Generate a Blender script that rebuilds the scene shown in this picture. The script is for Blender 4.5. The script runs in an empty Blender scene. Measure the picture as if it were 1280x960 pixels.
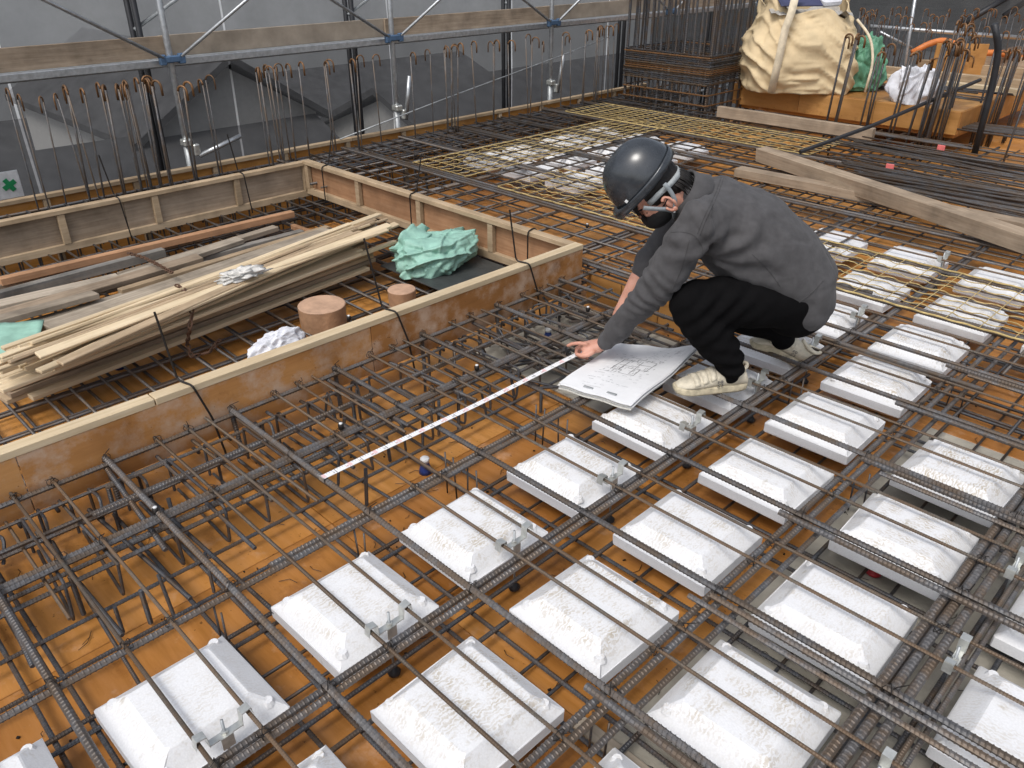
import bpy, bmesh, math, random
from math import radians, sin, cos, pi, sqrt
from mathutils import Vector, Matrix, Quaternion, noise as mnoise
random.seed(7)
S = bpy.context.scene
COL = S.collection
# ---------------------------------------------------------------- camera
CAMZ = 1.76; YAW = radians(45.06); PITCH = radians(29.07); FPX = 1002.0
cam_d = bpy.data.cameras.new('camera'); cam = bpy.data.objects.new('camera', cam_d); COL.objects.link(cam)
cam.location = (0, 0, CAMZ); cam.rotation_euler = (pi/2 - PITCH, 0, YAW)
cam_d.sensor_width = 36.0; cam_d.lens = 36.0*FPX/1280.0; cam_d.clip_start = .05; cam_d.clip_end = 600
S.camera = cam
# ---------------------------------------------------------------- sky, sun, exposure
SUN_EL = radians(56); SUN_DIR = Vector((0.30*cos(SUN_EL), -0.954*cos(SUN_EL), sin(SUN_EL))).normalized()
w = bpy.data.worlds.new('World'); S.world = w; w.use_nodes = True
nt = w.node_tree; nt.nodes.clear()
wo = nt.nodes.new('ShaderNodeOutputWorld'); bg = nt.nodes.new('ShaderNodeBackground')
sk = nt.nodes.new('ShaderNodeTexSky'); sk.sky_type = 'NISHITA'; sk.sun_disc = False
sk.sun_elevation = SUN_EL; sk.sun_rotation = math.atan2(SUN_DIR.x, SUN_DIR.y); sk.dust_density = 3.0; sk.air_density = 1.0
hs = nt.nodes.new('ShaderNodeHueSaturation'); hs.inputs['Saturation'].default_value = .42
nt.links.new(sk.outputs[0], hs.inputs['Color']); nt.links.new(hs.outputs[0], bg.inputs[0]); bg.inputs[1].default_value = .15
nt.links.new(bg.outputs[0], wo.inputs[0])
sd = bpy.data.lights.new('sun', 'SUN'); sd.energy = 1.35; sd.angle = radians(20); sd.color = (1, .965, .91)
so = bpy.data.objects.new('sun', sd); COL.objects.link(so)
so.rotation_euler = (-SUN_DIR).to_track_quat('-Z', 'Y').to_euler(); so.location = (0, -4, 8)
S.view_settings.view_transform = 'Standard'; S.view_settings.look = 'None'; S.view_settings.exposure = 0.24
S.view_settings.gamma = 1; S.view_settings.use_curve_mapping = False
S.cycles.max_bounces = 6; S.cycles.diffuse_bounces = 3; S.cycles.transparent_max_bounces = 12

# ---------------------------------------------------------------- helpers
CF = Vector((-sin(YAW)*cos(PITCH), cos(YAW)*cos(PITCH), -sin(PITCH)))
CR = Vector((cos(YAW), sin(YAW), 0)); CD = CF.cross(CR)
NH = Vector((-sin(YAW), cos(YAW), 0))
def ray(x, y): return CR*(x-640) + CD*(y-480) + CF*FPX
def at(x, y, z):
    r = ray(x, y); t = (z-CAMZ)/r.z; return Vector((r.x*t, r.y*t, z))
def onx(x, y, X):
    r = ray(x, y); t = X/r.x; return Vector((X, r.y*t, CAMZ+r.z*t))
def atD(x, y, D):
    r = ray(x, y); t = D/r.dot(NH); return Vector((r.x*t, r.y*t, CAMZ+r.z*t))

class MB:
    def __init__(s): s.v = []; s.f = []
    def add(s, vs, fs):
        o = len(s.v); s.v += [Vector(v) for v in vs]; s.f += [tuple(i+o for i in f) for f in fs]; return s
    def box(s, c, size, m=None, taper=1.0):
        x, y, z = [q/2 for q in size]; c = Vector(c)
        vs = [Vector(p) for p in [(-x,-y,-z),(x,-y,-z),(x,y,-z),(-x,y,-z),(-x*taper,-y*taper,z),(x*taper,-y*taper,z),(x*taper,y*taper,z),(-x*taper,y*taper,z)]]
        if m is not None: vs = [m @ v for v in vs]
        return s.add([v+c for v in vs], [(3,2,1,0),(4,5,6,7),(0,1,5,4),(1,2,6,5),(2,3,7,6),(3,0,4,7)])
    def cbox(s, c, size, ch=.004, m=None):      # box with chamfered long edges
        bm = bmesh.new(); bmesh.ops.create_cube(bm, size=1)
        for v in bm.verts: v.co = Vector((v.co.x*size[0], v.co.y*size[1], v.co.z*size[2]))
        bmesh.ops.bevel(bm, geom=list(bm.edges), offset=ch, segments=1, affect='EDGES')
        bm.verts.index_update()
        vs = [(m @ v.co if m is not None else v.co)+Vector(c) for v in bm.verts]
        fs = [tuple(v.index for v in f.verts) for f in bm.faces]; bm.free()
        return s.add(vs, fs)
    def tube(s, pts, r, n=8, cap=True, flat=1.0):
        pts = [Vector(p) for p in pts]; rs = r if isinstance(r, (list, tuple)) else [r]*len(pts)
        o = len(s.v); ref = None
        for i, p in enumerate(pts):
            t = (pts[min(i+1, len(pts)-1)] - pts[max(i-1, 0)]).normalized()
            if ref is None:
                ref = Vector((0, 0, 1)) if abs(t.z) < .9 else Vector((1, 0, 0))
            u = (ref - t*ref.dot(t)).normalized(); ref = u; v = t.cross(u)
            for k in range(n):
                a = 2*pi*k/n; s.v.append(p + (u*cos(a)*flat + v*sin(a))*rs[i])
        for i in range(len(pts)-1):
            for k in range(n):
                a = o+i*n+k; b = o+i*n+(k+1) % n; s.f.append((a, b, b+n, a+n))
        if cap:
            s.f.append(tuple(o+k for k in range(n-1, -1, -1))); s.f.append(tuple(o+(len(pts)-1)*n+k for k in range(n)))
        return s
    def lathe(s, prof, n=24, c=(0,0,0)):
        o = len(s.v); c = Vector(c)
        for r, z in prof:
            for k in range(n):
                a = 2*pi*k/n; s.v.append(c+Vector((r*cos(a), r*sin(a), z)))
        for i in range(len(prof)-1):
            for k in range(n):
                a = o+i*n+k; b = o+i*n+(k+1) % n; s.f.append((a, b, b+n, a+n))
        s.f.append(tuple(o+k for k in range(n-1, -1, -1))); s.f.append(tuple(o+(len(prof)-1)*n+k for k in range(n)))
        return s
    def mesh(s, name, mat, smooth=False):
        me = bpy.data.meshes.new(name); me.from_pydata([tuple(v) for v in s.v], [], s.f); me.update()
        if mat: me.materials.append(mat)
        if smooth: me.polygons.foreach_set('use_smooth', [True]*len(me.polygons))
        return me
    def build(s, name, mat, parent=None, smooth=False):
        return link(name, s.mesh(name, mat, smooth), parent)
def link(name, me, parent=None, loc=None, q=None, sc=None):
    o = bpy.data.objects.new(name, me); COL.objects.link(o)
    if loc is not None: o.location = loc
    if q is not None: o.rotation_mode = 'QUATERNION'; o.rotation_quaternion = q
    if sc is not None: o.scale = sc
    if parent is not None: o.parent = parent; o.matrix_parent_inverse = Matrix.Translation(-Vector(parent.location))
    return o
def tag(o, label=None, cat=None, group=None, kind=None):
    if label: o['label'] = label
    if cat: o['category'] = cat
    if group: o['group'] = group
    if kind: o['kind'] = kind
    return o
def empty(name, loc, label, cat, group=None):
    o = bpy.data.objects.new(name, None); COL.objects.link(o); o.location = loc; o.empty_display_size = .1
    return tag(o, label, cat, group)
def bendpath(pts, rad=.03, n=4):
    pts = [Vector(p) for p in pts]; out = [pts[0]]
    for i in range(1, len(pts)-1):
        a = (pts[i-1]-pts[i]); b = (pts[i+1]-pts[i]); d = min(rad, a.length*.45, b.length*.45)
        A = pts[i]+a.normalized()*d; B = pts[i]+b.normalized()*d
        for k in range(n+1):
            t = k/n; out.append(A*(1-t)**2+pts[i]*2*t*(1-t)+B*t*t)
    out.append(pts[-1]); return out

# ---------------------------------------------------------------- materials
def mat_new(name):
    m = bpy.data.materials.new(name); m.use_nodes = True; n = m.node_tree.nodes; n.clear()
    out = n.new('ShaderNodeOutputMaterial'); b = n.new('ShaderNodeBsdfPrincipled'); m.node_tree.links.new(b.outputs[0], out.inputs[0])
    return m, m.node_tree, b
def N(nt, typ, **kw):
    n = nt.nodes.new(typ)
    for k, v in kw.items():
        if k in n.inputs: n.inputs[k].default_value = v
        else: setattr(n, k, v)
    return n
def ramp(nt, src, stops):
    r = nt.nodes.new('ShaderNodeValToRGB'); e = r.color_ramp.elements
    while len(e) > len(stops): e.remove(e[-1])
    while len(e) < len(stops): e.new(1.0)
    for i, (p, c) in enumerate(stops): e[i].position = p; e[i].color = (*c, 1) if len(c) == 3 else c
    nt.links.new(src, r.inputs[0]); return r.outputs[0]
def mix(nt, fac, a, b, mode='MIX'):
    m = nt.nodes.new('ShaderNodeMix'); m.data_type = 'RGBA'; m.blend_type = mode
    for sock, val in ((m.inputs[0], fac), (m.inputs[6], a), (m.inputs[7], b)):
        if hasattr(val, 'is_linked') or hasattr(val, 'links'): nt.links.new(val, sock)
        elif isinstance(val, (int, float)): sock.default_value = val
        else: sock.default_value = (*val, 1)
    return m.outputs[2]
def coords(nt, kind='Object', scale=(1,1,1), rnd=True):
    tc = nt.nodes.new('ShaderNodeTexCoord'); mp = nt.nodes.new('ShaderNodeMapping'); mp.inputs['Scale'].default_value = scale
    nt.links.new(tc.outputs[kind], mp.inputs[0])
    if not rnd: return mp.outputs[0]
    oi = nt.nodes.new('ShaderNodeObjectInfo'); ml = nt.nodes.new('ShaderNodeMath'); ml.operation = 'MULTIPLY'; ml.inputs[1].default_value = 37.0
    nt.links.new(oi.outputs['Random'], ml.inputs[0])
    ad = nt.nodes.new('ShaderNodeVectorMath'); ad.operation = 'ADD'; nt.links.new(mp.outputs[0], ad.inputs[0]); nt.links.new(ml.outputs[0], ad.inputs[1])
    return ad.outputs[0]
def rand01(nt): return nt.nodes.new('ShaderNodeObjectInfo').outputs['Random']
def bump(nt, bsdf, h, strength=.3, dist=.01):
    b = nt.nodes.new('ShaderNodeBump'); b.inputs['Strength'].default_value = strength; b.inputs['Distance'].default_value = dist
    nt.links.new(h, b.inputs['Height']); nt.links.new(b.outputs[0], bsdf.inputs['Normal'])
def noise(nt, vec, scale, detail=4, rough=.6):
    n = nt.nodes.new('ShaderNodeTexNoise'); n.inputs['Scale'].default_value = scale; n.inputs['Detail'].default_value = detail; n.inputs['Roughness'].default_value = rough
    nt.links.new(vec, n.inputs['Vector']); return n.outputs['Fac']
M = {}
def simple(key, col, rough=.6, metal=0, var=.25, nscale=12, bumpk=.1, bscale=60, spec=.4, dark=None):
    m, nt, b = mat_new(key); v = coords(nt); f = noise(nt, v, nscale)
    d = dark or tuple(c*(1-var) for c in col); l = tuple(min(1, c*(1+var*.5)) for c in col)
    nt.links.new(ramp(nt, f, [(.3, d), (.7, l)]), b.inputs['Base Color'])
    b.inputs['Roughness'].default_value = rough; b.inputs['Metallic'].default_value = metal; b.inputs['Specular IOR Level'].default_value = spec
    if bumpk: bump(nt, b, noise(nt, v, bscale), bumpk, .01)
    M[key] = m; return m
def rebar_mat(key, base, rust, amt):
    m, nt, b = mat_new(key); v = coords(nt, scale=(1, 1, 1)); f1 = noise(nt, v, 9, 5, .7); f2 = noise(nt, v, 90, 3)
    lo = tuple(c*.62 for c in base); hi = tuple(c*1.25 for c in base)
    c1 = ramp(nt, f2, [(.3, lo), (.7, hi)])
    rr = ramp(nt, f1, [(amt, (0,0,0)), (amt+.16, (1,1,1))])
    c2 = mix(nt, rr, rust, c1)
    rv = ramp(nt, rand01(nt), [(0, (.72,.72,.74)), (1, (1.12,1.08,1.05))])
    nt.links.new(mix(nt, 1.0, c2, rv, 'MULTIPLY'), b.inputs['Base Color'])
    b.inputs['Roughness'].default_value = .48; b.inputs['Metallic'].default_value = .35; b.inputs['Specular IOR Level'].default_value = .5
    bump(nt, b, f2, .15, .003); M[key] = m; return m
rebar_mat('steel', (.138, .138, .142), (.125, .095, .07), .43)
rebar_mat('steel_thin', (.135, .118, .097), (.14, .095, .06), .46)
rebar_mat('steel_dark', (.085, .09, .10), (.095, .068, .048), .40)
rebar_mat('steel_rust', (.125, .095, .065), (.20, .105, .045), .55)
def plywood(key, c0, c1, c2, rough=.42, wear=(.62,.40,.26), wt=.66, gs=(2.2, 16, 16)):
    m, nt, b = mat_new(key); v = coords(nt, scale=(1,1,1)); vg = coords(nt, scale=gs)
    g = noise(nt, vg, 2.2, 6, .65); big = noise(nt, v, 1.7, 4, .6); med = noise(nt, v, 7, 5, .7)
    col = ramp(nt, g, [(.28, c0), (.5, c1), (.74, c2)])
    rv = ramp(nt, rand01(nt), [(0, (.72,.66,.62)), (.5, (.95,.93,.92)), (1, (1.06,1.10,1.18))])
    col = mix(nt, 1.0, col, rv, 'MULTIPLY')
    wr = ramp(nt, med, [(wt-.07, (0,0,0)), (wt+.12, (.75,.75,.75))]); col = mix(nt, wr, col, wear)
    dk = ramp(nt, big, [(.32, (.68,.63,.58)), (.52, (1,1,1))]); col = mix(nt, 1.0, col, dk, 'MULTIPLY')
    sp = ramp(nt, noise(nt, v, 60, 2, .5), [(.24, (.25,.2,.15)), (.29, (1,1,1))]); col = mix(nt, .8, col, sp, 'MULTIPLY')
    st_ = ramp(nt, noise(nt, v, 3.3, 7, .75), [(.56, (1,1,1)), (.70, (.62,.56,.52))]); col = mix(nt, 1.0, col, st_, 'MULTIPLY')
    nt.links.new(col, b.inputs['Base Color'])
    nt.links.new(ramp(nt, med, [(.3, (rough-.12,)*3), (.7, (rough+.2,)*3)]), b.inputs['Roughness'])
    b.inputs['Specular IOR Level'].default_value = .35
    bump(nt, b, g, .12, .004); M[key] = m; return m
plywood('ply', (.46, .200, .043), (.56, .255, .064), (.63, .305, .10), rough=.36)
plywood('ply_face', (.42, .20, .07), (.50, .25, .09), (.56, .29, .11), wear=(.56,.42,.32), wt=.53, gs=(1.4, 12, 12))
plywood('ply_yellow', (.38, .19, .055), (.45, .23, .07), (.50, .26, .09), wear=(.6,.4,.24), wt=.72, gs=(1.6, 10, 10))
def timber(key, c0, c1, c2, gs=(1.0, 22, 22), dirt=.3, axis=None):
    m, nt, b = mat_new(key); v = coords(nt); vg = coords(nt, scale=gs)
    g = noise(nt, vg, 2.6, 7, .68); f = noise(nt, v, 5, 4)
    col = ramp(nt, g, [(.25, c0), (.5, c1), (.75, c2)])
    rv = ramp(nt, rand01(nt), [(0, (.76,.74,.72)), (.5, (.95,.94,.92)), (1, (1.12,1.12,1.12))]); col = mix(nt, 1.0, col, rv, 'MULTIPLY')
    dk = ramp(nt, f, [(.32, (1-dirt,)*3), (.6, (1,1,1))]); col = mix(nt, 1.0, col, dk, 'MULTIPLY')
    nt.links.new(col, b.inputs['Base Color']); b.inputs['Roughness'].default_value = .75; b.inputs['Specular IOR Level'].default_value = .2
    bump(nt, b, g, .3, .004); M[key] = m; return m
timber('wood_new', (.56,.43,.27), (.68,.55,.37), (.76,.64,.46), dirt=.14)
timber('wood_tan', (.36,.26,.165), (.46,.345,.225), (.55,.43,.30))
timber('wood_grey', (.28,.23,.175), (.39,.33,.26), (.50,.43,.35), dirt=.4)
timber('wood_red', (.32,.17,.09), (.42,.235,.13), (.48,.29,.17))
timber('wood_blue', (.20,.22,.24), (.33,.31,.28), (.42,.38,.33), dirt=.5)
timber('wood_board', (.26,.195,.135), (.36,.28,.205), (.46,.37,.28), dirt=.35)
def eps():
    m, nt, b = mat_new('foam'); v = coords(nt)
    vo = nt.nodes.new('ShaderNodeTexVoronoi'); vo.inputs['Scale'].default_value = 190; nt.links.new(v, vo.inputs['Vector'])
    bead = vo.outputs['Distance']
    geo = nt.nodes.new('ShaderNodeTexCoord'); sx = nt.nodes.new('ShaderNodeSeparateXYZ'); nt.links.new(geo.outputs['Object'], sx.inputs[0])
    topm = ramp(nt, sx.outputs['Z'], [(.128, (0,0,0)), (.165, (1,1,1))])
    d1 = noise(nt, v, 14, 6, .75); 
    wv = nt.nodes.new('ShaderNodeTexWave'); wv.inputs['Scale'].default_value = 26; wv.inputs['Distortion'].default_value = 9; wv.inputs['Detail'].default_value = 3; wv.inputs['Detail Scale'].default_value = 2.5; nt.links.new(v, wv.inputs['Vector'])
    tread = ramp(nt, wv.outputs['Fac'], [(.30, (.12,)*3), (.62, (1,1,1))])
    dirt = ramp(nt, d1, [(.43, (0,0,0)), (.64, (1,1,1))])
    dirt = mix(nt, 1.0, dirt, tread, 'MULTIPLY'); dirt = mix(nt, 1.0, dirt, topm, 'MULTIPLY')
    sc_ = nt.nodes.new('ShaderNodeMath'); sc_.operation = 'MULTIPLY'; nt.links.new(dirt, sc_.inputs[0]); nt.links.new(ramp(nt, rand01(nt), [(0, (.32,)*3), (1, (1.0,)*3)]), sc_.inputs[1])
    base = ramp(nt, bead, [(.0, (.80,.805,.82)), (.8, (.73,.735,.75))])
    col = mix(nt, sc_.outputs[0], base, (.46,.395,.30))
    spk = ramp(nt, noise(nt, v, 24, 3, .5), [(.24, (.80,.77,.71)), (.33, (1,1,1))]); col = mix(nt, 1.0, col, spk, 'MULTIPLY')
    nt.links.new(col, b.inputs['Base Color']); b.inputs['Roughness'].default_value = .55; b.inputs['Specular IOR Level'].default_value = .3
    hsum = nt.nodes.new('ShaderNodeMath'); hsum.operation = 'MULTIPLY_ADD'; nt.links.new(dirt, hsum.inputs[0]); hsum.inputs[1].default_value = -.05; nt.links.new(bead, hsum.inputs[2])
    bump(nt, b, hsum.outputs[0], .10, .003); M['foam'] = m
eps()
simple('concrete', (.42,.39,.33), .85, var=.35, nscale=5, bumpk=.25, bscale=80)
simple('galv', (.52,.54,.56), .38, .75, .25, 30, .05)
simple('galv_dull', (.42,.44,.45), .5, .6, .3, 20, .08)
simple('zinc_clip', (.62,.63,.60), .35, .7, .25, 40, .05)
simple('chromate', (.60,.46,.21), .5, .2, .4, 25, .1, dark=(.36,.26,.10))
simple('coupler', (.10,.17,.28), .5, .4, .3, 40, .1)
simple('toeboard', (.36,.30,.235), .8, 0, .45, 3, .2, 40)
simple('jacket_plain', (.09,.088,.09), .85)
simple('hair', (.012,.010,.009), .6)
simple('mask', (.010,.010,.011), .85, bumpk=.2, bscale=300)
simple('rubber', (.02,.02,.02), .6)
simple('strap', (.26,.29,.31), .6, bumpk=.2, bscale=250)
simple('wire', (.030,.026,.024), .5, .5)
simple('blue_plastic', (.02,.05,.22), .4, bumpk=0)
simple('white_plastic', (.75,.76,.76), .4, bumpk=0)
simple('red_plastic', (.50,.03,.04), .45)
simple('pink_plastic', (.75,.18,.17), .5)
simple('green_bag', (.30,.52,.43), .5, var=.2, bumpk=.3, bscale=90)
simple('green_bag_dark', (.12,.30,.19), .5, var=.3, bumpk=.3, bscale=90)
simple('green_sheet', (.30,.52,.42), .6)
simple('white_cloth', (.74,.75,.80), .8)
simple('bulk_bag', (.66,.52,.32), .75, var=.15, nscale=5, bumpk=.3, bscale=40)
simple('bulk_strap', (.72,.62,.46), .75)
simple('rubble', (.42,.40,.37), .8)
simple('navy_board', (.05,.055,.12), .5)
simple('tube_form', (.40,.23,.13), .7, var=.35, nscale=10, bumpk=.4, bscale=35)
simple('tube_lid', (.52,.33,.22), .7, var=.25, nscale=16, bumpk=.15)
simple('hose', (.65,.20,.05), .45)
simple('roof', (.17,.17,.175), .7, var=.3, nscale=3)
simple('house_wall', (.85,.84,.81), .8, var=.1)
simple('far_ground', (.07,.07,.068), .9, var=.4, nscale=.3)
simple('far_wall', (.80,.80,.79), .85, var=.12, nscale=.5)
simple('dark_pipe', (.035,.036,.04), .5, .3)
simple('plastic_wrap', (.70,.68,.64), .25, bumpk=.4, bscale=60)
simple('chain_rust', (.12,.065,.04), .7, .2)
# ---------------------------------------------------------------- the setting
deck = MB().box((-1.32, 3.4, -.03), (7.04, 9.4, .03)).build('deck', M['wood_tan']); tag(deck, kind='structure')
pcache = {}
def panel(x0, x1, y0, y1, z, mat, name='plywood_panel', th=.012):
    k = (round(x1-x0, 3), round(y1-y0, 3), mat)
    if k not in pcache:
        pcache[k] = MB().cbox((0, 0, 0), (x1-x0-.003, y1-y0-.003, th), .002).mesh(name, M[mat])
    return link(name, pcache[k], deck, ((x0+x1)/2, (y0+y1)/2, z-th/2))
GX0, GY0, GY1 = -.78, 1.10, 3.2
xs = [-4.85, -4.38, -3.78, -3.18, -2.58, -1.98, -1.38, -.78, -.18, .42, 1.02, 1.62, 2.2]
ys = [-1.3, -.7, 1.1, 2.0, 3.2, 5.0, 6.8, 8.1]
for i in range(len(xs)-1):
    for j in range(len(ys)-1):
        if xs[i] >= GX0-.01 and GY0-.01 <= ys[j] < GY1-.01: continue
        panel(xs[i], xs[i+1], ys[j], ys[j+1], random.uniform(-.001, .001), 'ply')
conc = MB().box((.71, 2.15, -.012), (2.98, 2.1, .02)).build('concrete_slab', M['concrete']); tag(conc, kind='structure')
patch = MB().cbox((-2.18, 2.72, .006), (.80, .80, .010), .002).build('concrete_patch', M['concrete']); tag(patch, kind='structure')
tfl = MB().box((-5.42, 5.0, -.97), (1.18, 14.0, .03)).build('beam_soffit', M['wood_board']); tag(tfl, kind='structure')
sw = MB().box((-4.84, 5.0, -.50), (.02, 14, .92)).build('beam_side', M['wood_board']); tag(sw, kind='structure')
rslab = MB().box((-1.32, 13.2, -.05), (7.04, 10.2, .07)).build('far_deck', M['ply']); tag(rslab, kind='structure')
grd = MB().box((0, 0, -7.05), (400, 400, .1)).build('ground', M['far_ground']); tag(grd, kind='structure')
wl = MB().box((-1.4, 8, -4.1), (9.2, 21, 6.2)).build('building_below', M['concrete']); tag(wl, kind='structure')

# ---------------------------------------------------------------- rebar
bcache = {}
def bar_mesh(L, d, rib, mat):
    k = (round(L*4)/4, d, rib, mat); k = (max(.25, k[0]), d, rib, mat)
    if k in bcache: return bcache[k]
    L0 = k[0]; mb = MB(); r = d*.468; R = d*.562
    if rib:
        s = max(.0075, d*.66); n = max(2, int(L0/s)); nn = 8; rings = []
        for i in range(n):
            x = L0*i/n; rings += [(x, r), (x+.56*L0/n, r), (x+.78*L0/n, R)]
        rings.append((L0, r))
        for x, rr in rings:
            for q in range(nn):
                a = 2*pi*q/nn; rad = R if q in (0, 4) else rr
                mb.v.append(Vector((x, rad*cos(a), rad*sin(a))))
        for i in range(len(rings)-1):
            for q in range(nn):
                a = i*nn+q; b = i*nn+(q+1) % nn; mb.f.append((a, a+nn, b+nn, b))
        mb.f.append(tuple(range(nn))); mb.f.append(tuple((len(rings)-1)*nn+q for q in range(nn-1, -1, -1)))
    else:
        mb.tube([(0,0,0), (L0,0,0)], d*.52, 7)
    bcache[k] = (mb.mesh('rebar', M[mat], not rib), L0)
    if not rib:
        pass
    return bcache[k]
XA = Vector((1, 0, 0))
def bar(parent, p0, p1, d=.013, rib=True, mat='steel', name='rebar'):
    p0 = Vector(p0); p1 = Vector(p1); v = p1-p0; L = v.length
    L0 = max(.25, round(L*4)/4); me, L0 = bar_mesh(L, d, rib, mat)
    q = v.to_track_quat('X', 'Z') @ Quaternion(XA, random.uniform(-.45, .45))
    return link(name, me, parent, p0, q, (L/L0, 1, 1))
J = lambda a: random.uniform(-a, a)
NODES = []   # intersections that get a tie wire
top = empty('upper_rebar_mat', (-1.2, 1.6, 0), 'upper grid of thick and thin ribbed steel bars over the near foam blocks', 'rebar mat')
PIT = (-5.28, -2.62, 3.12)
blkY = [.388+.463*k for k in range(-1, 8)]
ZT, ZY = .212, .192
# heavy bars along X between block rows
for k in range(-1, 8):
    y = .388+.463*k+.2315
    xe = 2.2
    bar(top, (-2.585, y+J(.004), ZT), (xe, y+J(.012), ZT), .019)
    # bent-down leg at the step form
    if y < 3.0:
        bar(top, (-2.588, y, ZT+.004), (-2.575+J(.01), y+.004, .025), .019)
    # second lapped bar on the right half
    if k >= 1: bar(top, (-.80+J(.05), y-.032+J(.006), ZT), (2.2, y-.03, ZT), .019)
    if k >= 2 and k % 2 == 0: bar(top, (-.74+J(.1), y-.07, ZT), (2.2, y-.068+J(.01), ZT), .016)
# thin bars along X over each block row
for k in range(-2, 8):
    for s in (-1, 1):
        y = .388+.463*k+s*.055+J(.006)
        bar(top, (-2.60, y, ZT-.002), (2.2, y+J(.012), ZT-.002), .010, True, 'steel_thin')
    if k > 0 : bar(top, (-2.61, .388+.463*k+.14+J(.01), ZT-.004), (-1.92+J(.08), .388+.463*k+.14+J(.01), ZT-.004), .010, True, 'steel_thin')
# Y bars of the upper layer
def ybars(x, y0, y1, n=2, d=.019, z=ZY, gap=.024, mat='steel', rib=True, p=None):
    for i in range(n): bar(p or top, (x+(i-(n-1)/2)*gap, y0+J(.03), z), (x+(i-(n-1)/2)*gap+J(.008), y1+J(.03), z), d, rib, mat)
ybars(-2.574, -1.2, 3.3, 1); 
ybars(-2.16, -1.2, 3.2, 2, .019, ZY)
ybars(-1.705, -1.2, 1.62, 1); ybars(-1.728, .72, 3.5, 1); ybars(-1.70, 1.3, 3.5, 1)
ybars(-1.236, -1.2, 3.7, 2); ybars(-.757, -1.2, 3.9, 2); ybars(-.70, .3, 4.9, 1, .016, ZY-.02)
ybars(-.29, -1.2, 4.9, 3, .022, ZY-.003, .030); ybars(-.20, 0, 3, 2, .013, ZY-.03); ybars(.20, -1, 4.9, 2)
for x in (-2.574, -2.16, -1.705, -1.236, -.757, -.29):
    for k in range(-1, 7): NODES.append((x, .388+.463*k+.2315, ZT))
# lower layer
low = empty('lower_rebar_mat', (-1.2, 1.6, 0), 'lower layer of ribbed steel bars close above the orange deck, beneath the foam blocks', 'rebar mat')
for k in range(-1, 8):
    y = .388+.463*k+.2315
    for dy in (-.045, .05): bar(low, (-2.5, y+dy+J(.01), .042), (2.2, y+dy+J(.01), .042), .013, True, 'steel_dark')
    if k % 2: bar(low, (-2.5, y+.2+J(.03), .042), (-1.7, y+.2+J(.03), .042), .010, True, 'steel_dark')
for x in (-2.52, -2.36, -2.05, -1.88, -1.70, -1.655, -1.29, -1.19, -.81, -.70, -.33, -.24, -.15, .2, .3):
    bar(low, (x+J(.006), -1.2, .056), (x+J(.006), 3.6+J(.5), .056), .013, True, 'steel_dark')
for x in (-1.53, -1.42, -1.05, -.95, -.57, -.47): bar(low, (x, -1.2, .030), (x, 3.7, .030), .010, False, 'steel_dark')
# beam cage in the trench by the step form
cage = empty('beam_cage', (-2.3, 1.4, 0), 'crowded beam cage of stirrups and short lapped bars beside the orange step form', 'rebar cage')
y = -.9
while y < 3.05:
    x1 = -2.09
    for zc in (.085,):
        st = MB().tube(bendpath([(-2.50, y, .03), (-2.50, y, .17), (x1, y+J(.02), .175), (x1, y+J(.02), .035), (-2.50, y+.012, .03)], .02, 2), .0052, 6)
        st.build('stirrup', M['steel_dark'], cage)
    y += .155+J(.02)
for (x, z, d) in ((-2.52, .15, .013), (-2.43, .115, .016), (-2.36, .165, .016), (-2.24, .10, .016), (-2.12, .145, .016)):
    for a, b in ((-1.2, 1.1+J(.3)), (.6+J(.3), 3.1)): bar(cage, (x+J(.012), a, z+J(.006)), (x+J(.02), b, z+J(.006)), d, True, 'steel')
y = -.6
while y < 3.1:
    bar(cage, (-2.58, y, .155+J(.03)), (-2.0+J(.12), y+J(.03), .155+J(.03)), random.choice((.013, .016, .010)), True, random.choice(('steel', 'steel_dark', 'steel_thin')))
    if random.random() < .3: bar(cage, (-2.50, y+.06, .10), (-1.75+J(.2), y+.06+J(.05), .115), .013, True, 'steel_dark')
    if random.random() < .75:     # hooked starter coming up under the form
        h = bendpath([(-2.56, y+.09, .02), (-2.55+J(.02), y+.09+J(.03), .14), (-2.46+J(.04), y+.10+J(.05), .16), (-2.42, y+.10+J(.05), .09)], .03, 3)
        MB().tube(h, .0055, 6).build('hook_bar', M['steel_dark'], cage)
    y += .155+J(.03)
for i in range(34):      # little support feet and dangling short bars
    x = random.choice((-2.44, -2.3, -2.12, -1.96)); yy = random.uniform(-.3, 3.0)
    bar(cage, (x+J(.03), yy, .012), (x+J(.02), yy+J(.01), .15+J(.03)), random.choice((.010, .013)), True, 'steel_dark', 'support_bar')
for i in range(22):
    yy = random.uniform(2.1, 3.05); x = random.uniform(-2.5, -2.0); a = random.uniform(0, 3.14); L = random.uniform(.12, .32)
    bar(cage, (x, yy, .05+random.random()*.09), (x+cos(a)*L, min(3.1, yy+sin(a)*L), .05+random.random()*.10), .012, True, 'steel_dark')
# small chair wires under crossing bars in open area
for i in range(16):
    k = i % 8; x = random.choice((-1.82, -1.705, -1.236, -.757)); yy = .388+.463*k+.2315-.06
    for dx in (0, .045): bar(top, (x+dx+J(.01), yy, .012), (x+dx, yy+J(.005), ZY-.004), .006, False, 'steel_dark', 'support_wire')
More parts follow.
